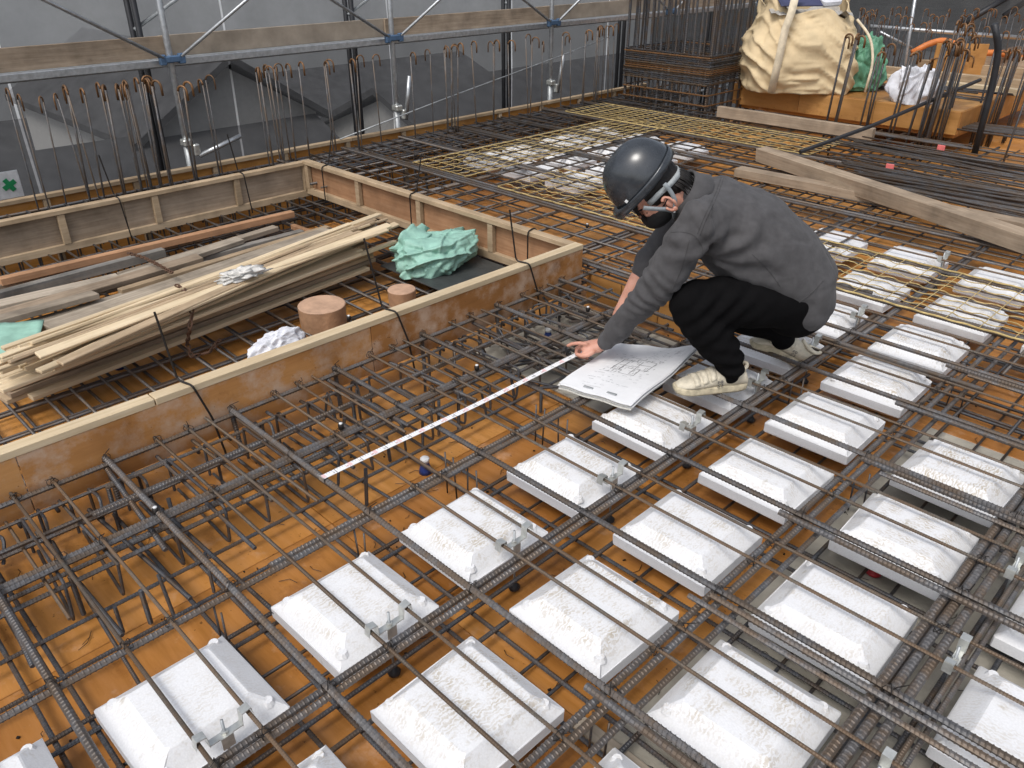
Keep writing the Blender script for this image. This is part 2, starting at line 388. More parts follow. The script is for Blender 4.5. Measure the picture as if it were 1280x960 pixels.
# far slab, beyond the pit
far = empty('far_rebar_mat', (-3.5, 5.2, 0), 'dense grid of dark steel bars stretching beyond the timber-framed pit to the edge form', 'rebar mat')
yy = 3.22; i = 0
while yy < 7.8:
    d, mt = ((.019, 'steel') if i % 4 == 0 else (.010, 'steel_thin') if i % 2 else (.013, 'steel'))
    bar(far, (-5.9, yy+J(.03), ZT), (2.2 if yy > 3.75 else -1.7, yy+J(.03), ZT), d, yy < 5 and i % 4 == 0, mt)
    if i % 4 == 0: bar(far, (-5.9, yy+.035, ZT), (-1.2+J(1), yy+.04+J(.03), ZT), d, False, mt); bar(far, (-5.6+J(.4), yy+.075, ZT), (-3+J(1), yy+.08+J(.03), ZT), d, False, 'steel')
    yy += .155; i += 1
x = -5.85; i = 0
while x < 2.2:
    if not (-1.66 < x < -1.3 or -1.18 < x < -.82):
        y0 = 3.15 if x < -2.6 else 3.45
        bar(far, (x+J(.03), y0-J(.1), ZY), (x+J(.05), 7.9, ZY), .019 if i % 4 == 0 else .013, False, 'steel' if i % 2 else 'steel_dark')
        if i % 4 == 0: bar(far, (x+.03, y0, ZY), (x+.03, 7.9, ZY), .019, False, 'steel')
    x += .17 if x < -4.9 else .2; i += 1
farlow = empty('far_lower_rebar_mat', (-3.5, 5.2, 0), 'lower bars glimpsed under the dense far grid, above the orange deck', 'rebar mat')
yy = 3.3
while yy < 7.8:
    bar(farlow, (-5.9, yy, .05), (2.2, yy+J(.03), .05), .013, False, 'steel_dark'); yy += .2
x = -4.9
while x < 2.2:
    bar(farlow, (x, 3.2, .065), (x+J(.03), 7.8, .065), .013, False, 'steel_dark'); x += .2
# bars in the perimeter beam along the edge form
peri = empty('edge_beam_cage', (-5.6, 4, -.4), 'long dark beam bars running between the pit and the far edge form', 'rebar cage')
for x, z, d in ((-5.88, .19, .022), (-5.80, .19, .022), (-5.70, .195, .022), (-5.60, .19, .022), (-5.50, .20, .019), (-5.42, .19, .019), (-5.36, .2, .013), (-5.9, 0, .016), (-5.3, 0, .016), (-5.7, -.45, .022), (-5.5, -.45, .022), (-5.2, .0, .013), (-5.1, .06, .013)):
    bar(peri, (x, -1.5, z), (x+J(.02), 8.4, z), d, False, 'steel_dark')
yy = -.8
while yy < 8:
    MB().tube([(-5.88, yy, .2), (-5.40, yy+J(.02), .2), (-5.38, yy, -.45), (-5.88, yy, -.45), (-5.88, yy, .2)], .0065, 6).build('stirrup', M['steel_dark'], peri); yy += .12+J(.02)
# pit mats
pit = empty('pit_rebar_mat', (-4, 1, 0), 'low rebar grid on the orange deck inside the timber-framed pit', 'rebar mat')
yy = -.6
while yy < 3.2:
    bar(pit, (-5.25, yy+J(.02), .085), (-2.66, yy+J(.02), .085), .013, False, 'steel'); 
    bar(pit, (-5.25, yy+.06+J(.02), .035), (-2.66, yy+.06+J(.02), .035), .013, False, 'steel_dark'); yy += .125
x = -2.78; i = 0
while x > -5.3:
    bar(pit, (x, -1.0, .072), (x+J(.02), 3.25, .072), .016 if i % 2 else .013, False, 'steel')
    bar(pit, (x-.05, -1.0, .058), (x-.05+J(.02), 3.25, .058), .010, False, 'steel_dark')
    bar(pit, (x-.10, -1.0, .022), (x-.09+J(.02), 3.25, .022), .013, False, 'steel_dark'); x -= .21; i += 1
# tie wires
for k in range(-1, 7):
    for x in (-2.574, -2.16, -1.705, -1.236, -.757, -.29):
        for sg in (-.055, .055):
            if random.random() < .6 or x == -2.574: NODES.append((x+J(.012), .388+.463*k+sg, ZT-.004))
tw = MB()
for (x, y, z) in NODES:
    a = random.uniform(0, 3)
    for s in (0, 1.4):
        loop = [(x+cos(a+s)*.015*cos(t)*1.2, y+sin(a+s)*.015*cos(t)*1.2, z+.004+.014*sin(t)) for t in [i*2*pi/7 for i in range(8)]]
        tw.tube(loop, .0012, 4, False)
    tw.tube([(x+.006, y, z+.012), (x+.014+J(.01), y+J(.012), z+.025), (x+.02+J(.02), y+J(.02), z+.03+J(.012))], .0013, 4)
tag(tw.build('tie_wires', M['wire'], top), kind='stuff')

# ---------------------------------------------------------------- foam void blocks
def foam_mesh(seed):
    rnd = random.Random(seed); bm = bmesh.new(); h = .1675; b = .108+rnd.uniform(-.004, .004); b2 = .075
    zs = [(.036, b2), (.092, h-.004), (.096, h), (.130, h), (.1335, h-.004)]
    rings = []
    NS = 8
    def ring(z, hw, cut=.004):
        pts = []
        for sx, sy in ((1,1), (-1,1), (-1,-1), (1,-1)):
            c = [(sx*hw, sy*(hw-cut)), (sx*(hw-cut), sy*hw)]
            if sx*sy < 0: c.reverse()
            pts += c
        return [bm.verts.new((px, py, z)) for px, py in pts]
    for z, hw in zs: rings.append(ring(z, hw))
    for rg in rings[1:]:
        for v in rg: v.co += Vector((rnd.uniform(-.0012, .0012), rnd.uniform(-.0012, .0012), rnd.uniform(-.0008, .0008)))
    for q_ in rnd.sample(range(8), 2):            # chipped corners
        dd = rnd.uniform(.002, .009)
        for rg in rings[2:]: rg[q_].co *= Vector((1-dd*4, 1-dd*4, 1)).x; rg[q_].co.z = max(.092, rg[q_].co.z)-(dd*.6 if rg is rings[-1] else 0)
    # sloping shoulders with a scooped dimple at each corner
    rings.append(ring(.177, b+.004, .008)); rings.append(ring(.180, b-.001, .008)); 
    for a, c in zip(rings, rings[1:]):
        for i in range(8): bm.faces.new((a[i], a[(i+1) % 8], c[(i+1) % 8], c[i]))
    bm.faces.new(rings[-1]); bm.faces.new(list(reversed(rings[0])))
    # drum-shaped locating knobs at the corners of the shoulder
    for sx in (1, -1):
        for sy in (1, -1):
            cx, cy = sx*.131, sy*.131; a0 = [bm.verts.new((cx+.019*cos(t), cy+.019*sin(t), .146)) for t in [i*2*pi/10 for i in range(10)]]
            a1 = [bm.verts.new((cx+.012*cos(t), cy+.012*sin(t), .1585)) for t in [i*2*pi/10 for i in range(10)]]
            for i in range(10): bm.faces.new((a0[i], a0[(i+1) % 10], a1[(i+1) % 10], a1[i]))
            bm.faces.new(a1)
    bmesh.ops.recalc_face_normals(bm, faces=bm.faces)
    me = bpy.data.meshes.new('foam_void_block'); bm.to_mesh(me); bm.free(); me.materials.append(M['foam']); return me
FM = [foam_mesh(s) for s in range(7)]
def foam(x, y, label, group):
    o = link('foam_void_block', random.choice(FM), None, (x+J(.008), y+J(.008), 0)); o.rotation_euler = (0, 0, J(.022)+random.choice((0, pi/2, pi, 3*pi/2)))
    return tag(o, label, 'foam block', group)
XAc, XBc, XCc, XDc = -1.477, -1.0, -.52, -.02
GA = 'foam blocks in the row beside the trench'; GB = 'foam blocks in the middle row'; GC = 'foam blocks over the grey concrete'
ORD = ['first', 'second', 'third', 'fourth', 'fifth', 'sixth', 'seventh', 'eighth', 'ninth']
for k in range(-1, 8):
    y = .388+.463*k
    if k == 4: la = 'white foam void block partly covered by the booklet of drawings'
    elif k == 5: la = "white foam void block right under the crouching worker's shoe"
    elif k > 5: la = "white foam void block beside the trench row, %s behind the worker's shoe towards the mesh" % ORD[k-6]
    else: la = '%s white foam void block from the booklet, in the clipped row beside the trench' % ORD[3-k]
    foam(XAc, y, la, GA)
    foam(XBc, y, '%s white foam void block from the yellow mesh, in the unclipped middle row' % ORD[7-k], GB)
for k in range(0, 6): foam(XCc, .388+.463*k, '%s white foam void block from the far end of the grey concrete strip' % ORD[5-k], GC)
for k in range(1, 6): foam(XDc+J(.01), .388+.463*k-.07, '%s white foam void block beyond the triple bars, from the concrete\'s far end' % ORD[5-k], 'foam blocks beyond the triple bars')
for x in (-1.95, XAc, XBc, -.52):
    for y in (4.14, 4.70):
        if x == -.52 and y > 4.5: continue
        foam(x, y, 'white foam void block under the yellow walkway mesh next to the worker\'s back', 'foam blocks under the near walkway mesh')
for x in (-4.95, -4.48, -4.0):
    for i in range(4):
        foam(x, 4.68+.475*i, 'small far white foam void block under yellow mesh strip' if x == -4.95 else 'far white foam void block in the open beside yellow mesh strip', 'far foam blocks under mesh' if x == -4.95 else 'far foam blocks in the open')
# holder clips: two bent straps over the thin bars, a plate between them and a threaded rod with a foot ring
def clip_parts():
    out = []
    for s in (-1, 1):
        mb = MB(); w_ = .0115; yb = s*.055
        prof = [(yb-s*.016, .190), (yb-s*.013, .226), (yb+s*.010, .230), (yb+s*.014, .203)]
        vs = []; t = .0022
        for (py, pz) in prof: vs += [(-w_, py, pz), (w_, py, pz)]
        for (py, pz) in prof: vs += [(-w_, py+s*t*.4, pz-t), (w_, py+s*t*.4, pz-t)]
        fs = []
        for i in range(3):
            a = 2*i; fs += [(a, a+1, a+3, a+2), (a+8, a+10, a+11, a+9), (a, a+2, a+10, a+8), (a+1, a+9, a+11, a+3)]
        mb.add(vs, fs); out.append(('clip_strap', mb, 'zinc_clip'))
    pl = MB(); pl.box((0, .0, .190), (.018, .082, .0025)); pl.box((.010, 0, .172), (.0025, .03, .036)); out.append(('clip_plate', pl, 'zinc_clip'))
    rod = MB().tube([(.0, 0, .02), (0, 0, .235)], .0038, 7); out.append(('threaded_rod', rod, 'galv_dull'))
    nutm = MB().lathe([(.0085, 0), (.0085, .007)], 6, (0, 0, .192)); out.append(('nut', nutm, 'zinc_clip'))
    foot = MB().lathe([(.006, .0), (.017, .002), (.019, .010), (.012, .016), (.006, .028)], 12, (0, 0, .008)); out.append(('foot', foot, 'dark_pipe'))
    return [(n, m.mesh(n, M[mt], n in ('threaded_rod', 'foot')), mt) for n, m, mt in out]
CP = clip_parts()
def clip(x, y, label, group, rz=0):
    e = empty('holder_clip', (x, y, 0), label, 'clip', group)
    for n, me, _ in CP:
        o = bpy.data.objects.new(n, me); COL.objects.link(o); o.parent = e
    e.rotation_euler = (0, 0, rz)
for k in range(-1, 8): clip(XAc+.17, .388+.463*k, ('%s bent steel clip on the trench-side foam row from the booklet' % ORD[4-k]) if k < 5 else ('%s bent steel clip behind the worker\'s shoe, trench-side foam row' % ORD[k-5]), 'clips on the row beside the trench')
for k in range(1, 6): clip(XDc-.20, .388+.463*k-.0, '%s pale steel clip beside the triple bars from the concrete\'s far end' % ORD[5-k], 'clips beside the triple bars')
clip(XAc+.17, 4.70, 'bent steel clip beside the yellow mesh at a foam block', 'clips by the near walkway mesh')
# ---------------------------------------------------------------- step forms round the pit
def form(name, a, b, z0, z1, out, label, face, inner=True, tw_=.055):
    """plywood face on the 'out' side, top and bottom battens and studs on the inside"""
    a = Vector((a[0], a[1], 0)); b = Vector((b[0], b[1], 0)); d = (b-a); L = d.length; d.normalize(); o = Vector((out[0], out[1], 0))
    rz = (0, 0, math.atan2(d.y, d.x))
    root = empty(name, (a+b)/2+Vector((0, 0, z0)), label, 'formwork')
    n = max(1, round(L/1.25)); 
    for i in range(n):
        c = a+d*(L*(i+.5)/n); MB().cbox((0,0,0), (L/n-.003, .012, z1-z0-.028), .0015).build('plywood_face', M[face], root)
        ob = root.children[-1]; ob.location = c+Vector((0,0,(z0+z1)/2-.012)) ; ob.rotation_euler = rz; ob.matrix_parent_inverse = Matrix.Translation(-root.location)
    m = max(1, round(L/2.0)); cuts = [0]+[(i+J(.2))/m for i in range(1, m)]+[1]
    for i in range(m):
        c = a+d*(L*(cuts[i]+cuts[i+1])/2)-o*(tw_/2-.008); l = L*(cuts[i+1]-cuts[i])-.004
        for zz, hh in ((z1-.0125, .027), (z0+.022, .045)):
            if zz < z1-.05 and not inner: continue
            ob = MB().cbox((0,0,0), (l, tw_ if zz > z1-.05 else .030, hh), .002).build('batten', M[face and ('wood_new' if zz > z1-.05 and face == 'ply_face' else 'wood_tan')], root)
            ob.location = c+Vector((0,0,zz))-(o*0 if zz > z1-.05 else o*.002); ob.rotation_euler = rz; ob.matrix_parent_inverse = Matrix.Translation(-root.location)
    if inner:
        k = max(2, round(L/.62))
        for i in range(k+1):
            c = a+d*min(L-.03, max(.03, L*i/k))-o*.026
            ob = MB().cbox((0,0,0), (.042, .030, z1-z0-.075), .002).build('stud', M['wood_tan'], root)
            ob.location = c+Vector((0,0,(z0+z1)/2+.008)); ob.rotation_euler = rz; ob.matrix_parent_inverse = Matrix.Translation(-root.location)
    return root
form('step_form', (-2.605, -1.0), (-2.605, 3.125), .105, .352, (1, 0), 'long orange plywood step form with pale timber top edge beside the trench', 'ply_face')
form('step_form', (-2.62, 3.13), (-5.26, 3.13), .10, .345, (0, 1), 'timber step form closing the far end of the pit behind the green bag', 'wood_red')
form('step_form', (-5.29, 3.13), (-5.29, -.9), .08, .335, (-1, 0), 'weathered timber step form with studs along the far side of the pit', 'wood_board')
form('edge_form', (-5.99, -1.5), (-5.99, 8.2), -.9, .265, (-1, 0), 'long low orange edge form with timber top below the scaffold', 'ply', True)
rp = empty('riser_panel', (-2.2, 3.17, 0), 'orange plywood riser panels at the corner below the end of the step form', 'formwork')
for i in range(3): MB().cbox((-2.48+i*.24, 3.17, .10), (.232, .014, .17), .002).build('plywood_panel', M['ply_yellow'], rp)
# tie rods standing through the step forms
def tierod(pts, lab):
    tag(MB().tube(bendpath(pts, .02, 3), .0042, 6).build('tie_rod', M['wire']), lab, 'tie rod', 'thin black tie rods bent over the pit forms')
TL = 'thin black tie rod bent over the timber edge of the pit form'
for px, py, tx, ty in ((232, 500, 193, 390), (484, 391, 455, 298), (651, 336, 637, 262)):
    p = onx(px, py, -2.63); yv = p.y; t = onx(tx, ty, -2.70)
    tierod([t, (-2.663, yv, .358), (-2.590, yv+.02, .358), (-2.572, yv+.06, .21), (-2.56, yv+.08, .03)], TL)
for px, tx, ty in ((147, 125, 208), (307, 300, 178)):
    p = onx(px, 250, -5.26); t = onx(tx, ty, -5.3)
    tierod([(-5.31, p.y-.03, .60), (-5.30, p.y, .345), (-5.228, p.y, .34), (-5.225, p.y+.02, .06)], TL)
for px in (414, 527, 668):
    p = at(px, 205 if px < 500 else (238 if px < 600 else 285), .35)
    tierod([(p.x, 3.20, .58 if px < 600 else .30), (p.x, 3.14, .352), (p.x+.02, 3.07, .35), (p.x+.02, 3.07, .09)], TL)
# ---------------------------------------------------------------- yellow walkway meshes
def walkway(x0, x1, y0, y1, z, along, label, amp=.011, nw=9, cross=.14):
    root = empty('walkway_mesh', ((x0+x1)/2, (y0+y1)/2, z), label, 'walkway mesh', 'yellow wire walkway meshes laid on the rebar')
    L = (x1-x0) if along == 'x' else (y1-y0); W = (y1-y0) if along == 'x' else (x1-x0)
    per = .125; seg = per/8; n = int(L/seg)
    wv = MB().tube([(i*seg, amp*max(-1, min(1, 1.5*sin(2*pi*i/8))), 0) for i in range(n+1)], .0026, 5)
    wm = wv.mesh('wavy_wire', M['chromate']); 
    edge = MB().tube([(i*seg, .004*sin(2*pi*i/8+1), 0) for i in range(n+1)], .0045, 6).mesh('edge_wire', M['chromate'])
    cw = MB().tube([(0, 0, 0), (0, W, 0)], .0022, 5).mesh('cross_wire', M['chromate'])
    q = Quaternion((0, 0, 1), 0 if along == 'x' else pi/2)
    for i in range(nw):
        t = i/(nw-1); me = edge if i in (0, nw-1) else wm; nm = 'edge_wire' if i in (0, nw-1) else 'wavy_wire'
        loc = (x0, y0+W*t, z) if along == 'x' else (x0+W*t, y0, z)
        link(nm, me, root, loc, q)
    k = int(L/cross)
    for i in range(k+1):
        loc = (x0+L*i/k, y0, z+.005) if along == 'x' else (x0, y0+L*i/k, z+.005)
        link('cross_wire', cw, root, loc, Quaternion((0,0,1), 0 if along == 'x' else -pi/2))
    return root
walkway(-2.15, -.10, 3.80, 4.45, .228, 'x', "yellow wire walkway mesh over foam blocks beside the worker's hip")
walkway(-4.05, -2.2, 3.90, 4.60, .228, 'x', 'yellow wire walkway mesh behind the helmet, parallel to the pit end')
walkway(-5.02, -4.42, 3.92, 6.45, .228, 'y', 'long yellow wire walkway mesh crossing a row of far foam blocks', nw=8)
walkway(-5.6, -2.95, 6.35, 6.98, .228, 'x', 'yellow wire walkway mesh in front of the column cage')

# ---------------------------------------------------------------- measuring tape, drawings
ta = Vector((-1.947, 1.07, .226)); tb = Vector((-1.885, 2.30, .272))
def tape_mat():
    m, nt, b = mat_new('tape'); tc = nt.nodes.new('ShaderNodeTexCoord'); sx = nt.nodes.new('ShaderNodeSeparateXYZ'); nt.links.new(tc.outputs['Object'], sx.inputs[0])
    def band(src, per, duty):
        a = N(nt, 'ShaderNodeMath', operation='MULTIPLY'); a.inputs[1].default_value = 1/per; nt.links.new(src, a.inputs[0])
        fr = N(nt, 'ShaderNodeMath', operation='FRACT'); nt.links.new(a.outputs[0], fr.inputs[0])
        lt = N(nt, 'ShaderNodeMath', operation='LESS_THAN'); lt.inputs[1].default_value = duty; nt.links.new(fr.outputs[0], lt.inputs[0]); return lt.outputs[0]
    def gt(src, v):
        g = N(nt, 'ShaderNodeMath', operation='GREATER_THAN'); g.inputs[1].default_value = v; nt.links.new(src, g.inputs[0]); return g.outputs[0]
    def mul(a, c):
        g = N(nt, 'ShaderNodeMath', operation='MULTIPLY'); nt.links.new(a, g.inputs[0]); nt.links.new(c, g.inputs[1]); return g.outputs[0]
    t1 = mul(band(sx.outputs['X'], .01, .16), gt(sx.outputs['Y'], .004)); t2 = mul(band(sx.outputs['X'], .05, .05), gt(sx.outputs['Y'], -.011))
    red = mul(band(sx.outputs['X'], .1, .13), gt(sx.outputs['Y'], -.009))
    c = mix(nt, t1, (.80,.80,.80), (.30,.30,.31)); c = mix(nt, t2, c, (.15,.15,.15)); c = mix(nt, red, c, (.78,.55,.55))
    nt.links.new(c, b.inputs['Base Color']); b.inputs['Roughness'].default_value = .4; M['tape'] = m
tape_mat()
tp = empty('measuring_tape', ta, 'white measuring tape stretched flat across the rebar to the worker\'s hand', 'measuring tape')
v = tb-ta; L = v.length; nseg = 24
mb = MB()
for i in range(nseg+1):
    t = i/nseg; z = .0015*sin(t*9)+.006*t*(1-t)*-4
    for yy in (-.012, .012):
        mb.v.append(Vector((L*t, yy, z))); mb.v.append(Vector((L*t, yy, z-.0008)))
for i in range(nseg):
    a = 4*i; mb.f += [(a, a+4, a+6, a+2), (a+1, a+3, a+7, a+5), (a, a+1, a+5, a+4), (a+2, a+6, a+7, a+3)]
mb.f += [(0, 2, 3, 1), (4*nseg, 4*nseg+1, 4*nseg+3, 4*nseg+2)]
bl = mb.build('tape_blade', M['tape'], tp); bl.location = ta; bl.rotation_mode = 'QUATERNION'; bl.rotation_quaternion = v.to_track_quat('X', 'Z')
def digit_text(parent, txt, loc, size, rotq, mat, name='printed_figures', align='CENTER', ext=.0):
    cu = bpy.data.curves.new(name, 'FONT'); cu.body = txt; cu.size = size; cu.align_x = align; cu.align_y = 'CENTER'; cu.extrude = ext; cu.resolution_u = 2
    o = bpy.data.objects.new('tmp', cu); COL.objects.link(o); dg = bpy.context.evaluated_depsgraph_get(); me = bpy.data.meshes.new_from_object(o.evaluated_get(dg)); bpy.data.objects.remove(o)
    me.materials.clear(); me.materials.append(mat); me.name = name
    return link(name, me, parent, loc, rotq)
simple('ink', (.09,.09,.10), .7, bumpk=0); simple('ink_soft', (.30,.31,.33), .7, bumpk=0); simple('ink_blue', (.35,.42,.55), .7, bumpk=0); simple('ink_red', (.6,.12,.12), .7, bumpk=0)
tq = v.to_track_quat('X', 'Z')
for i in range(1, 25):
    t = i*.05/L
    if t > .95: break
    z = .0015*sin(t*9)+.006*t*(1-t)*-4
    digit_text(bl, str((i*5) % 100 if i*5 % 100 else 100), Vector(), .011, Quaternion(), M['ink_red' if i % 2 == 0 else 'ink'])
    o = bl.children[-1]; o.matrix_parent_inverse = Matrix(); o.location = (i*.05-.008, -.004, z+.0012)
hookm = MB().box(ta+Vector((0, -.004, -.004)), (.026, .003, .016)); hookm.build('end_hook', M['zinc_clip'], tp)
# booklet of drawings
simple('paper', (.74,.745,.76), .8, var=.05, bumpk=.1, bscale=20); simple('paper_edge', (.62,.61,.57), .85, var=.2, nscale=120, bumpk=.2)
bk = empty('drawing_booklet', (-1.70, 2.36, .225), 'thick booklet of construction drawings lying open-faced on rebar in front of the shoe', 'booklet')
cA, cB, cC, cD = at(699, 478, .245), at(789, 505, .250), at(872, 437, .262), at(772, 429, .257)
def bil(u, v_):
    p = cA*(1-u)*(1-v_)+cB*u*(1-v_)+cC*u*v_+cD*(1-u)*v_
    p = p.copy(); p.z += .006*sin(u*5+v_*2)*v_ + .010*max(0, .18-v_)*-2 + .004*sin(v_*7)*u + .030*max(0, u-.7)*max(0, v_-.6)*4 - .012*max(0, .25-u)*max(0, v_-.5)*4 + .0025*sin(u*13+v_*9)
    return p
def sheet(name, z0, z1, mat, shr=0, offs=(0,0)):
    mb = MB(); n = 14
    for i in range(n+1):
        for j in range(n+1):
            u = shr+(1-2*shr)*i/n; vv = shr+(1-2*shr)*j/n; p = bil(u, vv)+Vector((offs[0], offs[1], 0)); mb.v += [p+Vector((0,0,z1)), p+Vector((0,0,z0))]
    id_ = lambda i, j, s: 2*(i*(n+1)+j)+s
    for i in range(n):
        for j in range(n):
            mb.f.append((id_(i,j,0), id_(i+1,j,0), id_(i+1,j+1,0), id_(i,j+1,0))); mb.f.append((id_(i,j,1), id_(i,j+1,1), id_(i+1,j+1,1), id_(i+1,j,1)))
    for i in range(n):
        mb.f += [(id_(i,0,0), id_(i,0,1), id_(i+1,0,1), id_(i+1,0,0)), (id_(i,n,0), id_(i+1,n,0), id_(i+1,n,1), id_(i,n,1)), (id_(0,i,0), id_(0,i+1,0), id_(0,i+1,1), id_(0,i,1)), (id_(n,i,0), id_(n,i,1), id_(n,i+1,1), id_(n,i+1,0))]
    return mb.build(name, M[mat], bk, False)
cv = sheet('cover_sheet', .0005, .0015, 'paper')
for i in range(9): sheet('page_stack', -.026+i*.0029, -.0235+i*.0029, 'paper_edge' if i % 2 else 'paper', .003+.004*random.random(), (J(.008), J(.008)))
dr = MB(); drs = MB()
def stroke(mbb, u0, v0, u1, v1, w_=.0011):
    n = 6; pts = [bil(u0+(u1-u0)*i/n, v0+(v1-v0)*i/n)+Vector((0, 0, .0022)) for i in range(n+1)]
    o = len(mbb.v)
    for i, p in enumerate(pts):
        t = (pts[min(i+1, n)]-pts[max(0, i-1)]); s_ = t.cross(Vector((0,0,1))).normalized()*w_; mbb.v += [p+s_, p-s_]
    for i in range(n): mbb.f.append((o+2*i, o+2*i+1, o+2*i+3, o+2*i+2))
rr = random.Random(3)
for (u0, v0, u1, v1) in ((.34, .42, .34, .66), (.34, .66, .50, .66), (.50, .66, .50, .70), (.50, .70, .74, .68), (.74, .68, .74, .50), (.74, .50, .66, .50), (.66, .50, .66, .40), (.66, .40, .46, .40), (.46, .40, .46, .46), (.46, .46, .34, .44), (.42, .46, .42, .64), (.50, .52, .66, .52), (.58, .42, .58, .66), (.36, .55, .56, .56), (.62, .60, .73, .60)):
    stroke(dr, u0, v0, u1, v1, .0010)
for i in range(70):
    u = rr.uniform(.26, .80); vv = rr.uniform(.36, .74); h_ = rr.random() < .5; stroke(dr, u, vv, u+(.03 if h_ else .004), vv+(.003 if h_ else .03), .0007)
for i in range(60): 
    u = rr.uniform(.18, .80); vv = rr.choice((.20, .24, .28, .33, .37, .72, .76)); stroke(drs, u, vv, u+rr.uniform(.01, .05), vv, .0009)
for i in range(30):
    u = rr.uniform(.55, .93); vv = rr.uniform(.78, .93); stroke(drs, u, vv, u+rr.uniform(.01, .05), vv+rr.uniform(-.01, .01), .0007)
for i in range(18): u = rr.uniform(.2, .5); vv = .09+rr.choice((0, .04)); stroke(drs, u, vv, u+.04, vv, .0006)
dr.build('plan_drawing', M['ink'], bk); drs.build('drawing_notes', M['ink_soft'], bk)
blp = MB(); stroke(blp, .55, .86, .92, .86, .012); stroke(blp, .60, .90, .88, .90, .008)
for u in (.30, .62):
    st = MB(); p = bil(u, .055); p2 = bil(u+.13, .055)
    st.cbox((p+p2)/2+Vector((0,0,.004)), ((p2-p).length, .012, .003), .001, Quaternion((0,0,1), math.atan2((p2-p).y, (p2-p).x)).to_matrix()); st.build('binding_clip', M['galv_dull'], bk)
# ---------------------------------------------------------------- loose timber
tcache = {}
def timber_piece(p0, p1, w_, h_, mat, name, label, cat='timber', group=None, roll=0, ch=.0025):
    p0 = Vector(p0); p1 = Vector(p1); v = p1-p0; L = v.length
    me = MB().cbox((0,0,0), (L, w_, h_), ch).mesh(name, M[mat])
    q = v.to_track_quat('X', 'Z') @ Quaternion(XA, roll)
    o = link(name, me, None, (p0+p1)/2, q); return tag(o, label, cat, group)
def px_plank(a, b, z0, z1, w_, h_, mat, label, group=None, name='timber_plank', roll=0):
    return timber_piece(at(*a, z0), at(*b, z1), w_, h_, mat, name, label, 'plank', group, roll)
PG = 'planks piled inside the pit'
# bundle of sawn boards lying at the front of the pile
for i in range(6):
    zz = .106+i*.0235; j = J(8)
    px_plank((4+j, 499-i*8.2), (456+J(7), 327-i*4.6), zz, zz, .10, .022, ('wood_tan', 'wood_board', 'wood_tan')[i % 3], 'brown sawn board in the bundle at the front of the lumber pile', PG)
px_plank((38, 497), (459, 335), .102, .102, .05, .02, 'wood_new', 'pale thin board lying lowest on the pit side of the lumber pile')
px_plank((60, 462), (494, 302), .245, .21, .03, .018, 'wood_new', 'pale batten sticking out towards the green bag from the lumber pile')
# pale new battens fanned over the top
rr = random.Random(11)
ends = [((2, 452), (468, 283)), ((6, 447), (462, 279)), ((22, 458), (470, 276)), ((10, 441), (458, 275)), ((30, 461), (480, 287)), ((28, 437), (474, 268)), ((40, 446), (452, 284)), ((64, 460), (496, 280)), ((0, 465), (465, 290)), ((50, 430), (466, 271)), ((3, 436), (452, 279)), ((70, 452), (440, 283))]
for i, (a, b) in enumerate(ends):
    px_plank(a, b, .262+.012*(i % 3), .255+.010*(i % 3), .030+.012*(i % 2), .016, 'wood_new', 'thin pale new batten fanned over the top of the lumber pile', 'pale battens on the lumber pile', roll=J(.25))
for a, b in (((0, 472), (455, 305)), ((0, 480), (450, 312)), ((0, 488), (448, 317))):
    px_plank(a, b, .235, .225, .05, .018, 'wood_new', 'pale board on top of the brown bundle in the pit', 'pale boards over the bundle')
rb_ = random.Random(21)
for i in range(20):
    t = rb_.random(); a = (rb_.uniform(-12, 75), 470-44*t+rb_.uniform(-6, 6)); b = (rb_.uniform(405, 490), 306-34*t+rb_.uniform(-8, 8)); zz = .285+.055*rb_.random()
    px_plank(a, b, zz+.012, zz-.02, rb_.choice((.022, .030, .040)), .013, rb_.choice(('wood_new', 'wood_new', 'wood_new', 'wood_tan')), 'loose thin batten lying crooked across the fanned lumber pile', 'crooked battens across the lumber pile', roll=rb_.uniform(-.5, .5))
for (a, b, zz, w_, m_) in (((-14, 404), (120, 368), .21, .09, 'wood_grey'), ((-10, 398), (250, 322), .19, .07, 'wood_board'), ((20, 392), (300, 300), .165, .08, 'wood_grey'), ((-12, 360), (250, 297), .105, .06, 'wood_board')):
    px_plank(a, b, zz, zz-.01, w_, .028, m_, 'old grey brown board lying askew at the back of the lumber pile', 'old boards askew in the lumber pile', roll=rb_.uniform(-.15, .15))
# old planks behind
px_plank((58, 412), (412, 290), .20, .19, .11, .04, 'wood_grey', 'wide weathered grey plank beside the green sheet in the pile')
px_plank((-10, 424), (330, 322), .155, .15, .12, .035, 'wood_grey', 'wide weathered grey plank stained blue, partly covered in the pile')
px_plank((-10, 388), (150, 351), .16, .16, .10, .06, 'wood_grey', 'thick pale squared timber lying behind the grey planks')
px_plank((-8, 372), (205, 315), .12, .12, .05, .05, 'wood_blue', 'blue stained timber at the back of the lumber pile')
px_plank((0, 352), (366, 267), .14, .13, .05, .04, 'wood_red', 'reddish squared timber lying farthest back in the lumber pile')
px_plank((150, 345), (345, 285), .12, .12, .06, .03, 'wood_grey', 'short grey board lying behind the pale battens')
px_plank((140, 352), (378, 290), .125, .12, .05, .03, 'wood_blue', 'bluish grey batten between reddish timber and pale battens')
px_plank((155, 348), (412, 306), .155, .14, .06, .03, 'wood_grey', 'grey batten crossing under the chain on the pile')
px_plank((150, 366), (410, 286), .17, .16, .045, .04, 'wood_tan', 'brown batten on edge beside the plastic wrap')
px_plank((366, 283), (388, 291), .115, .115, .035, .03, 'wood_red', 'short offcut lying loose on the pit bars')
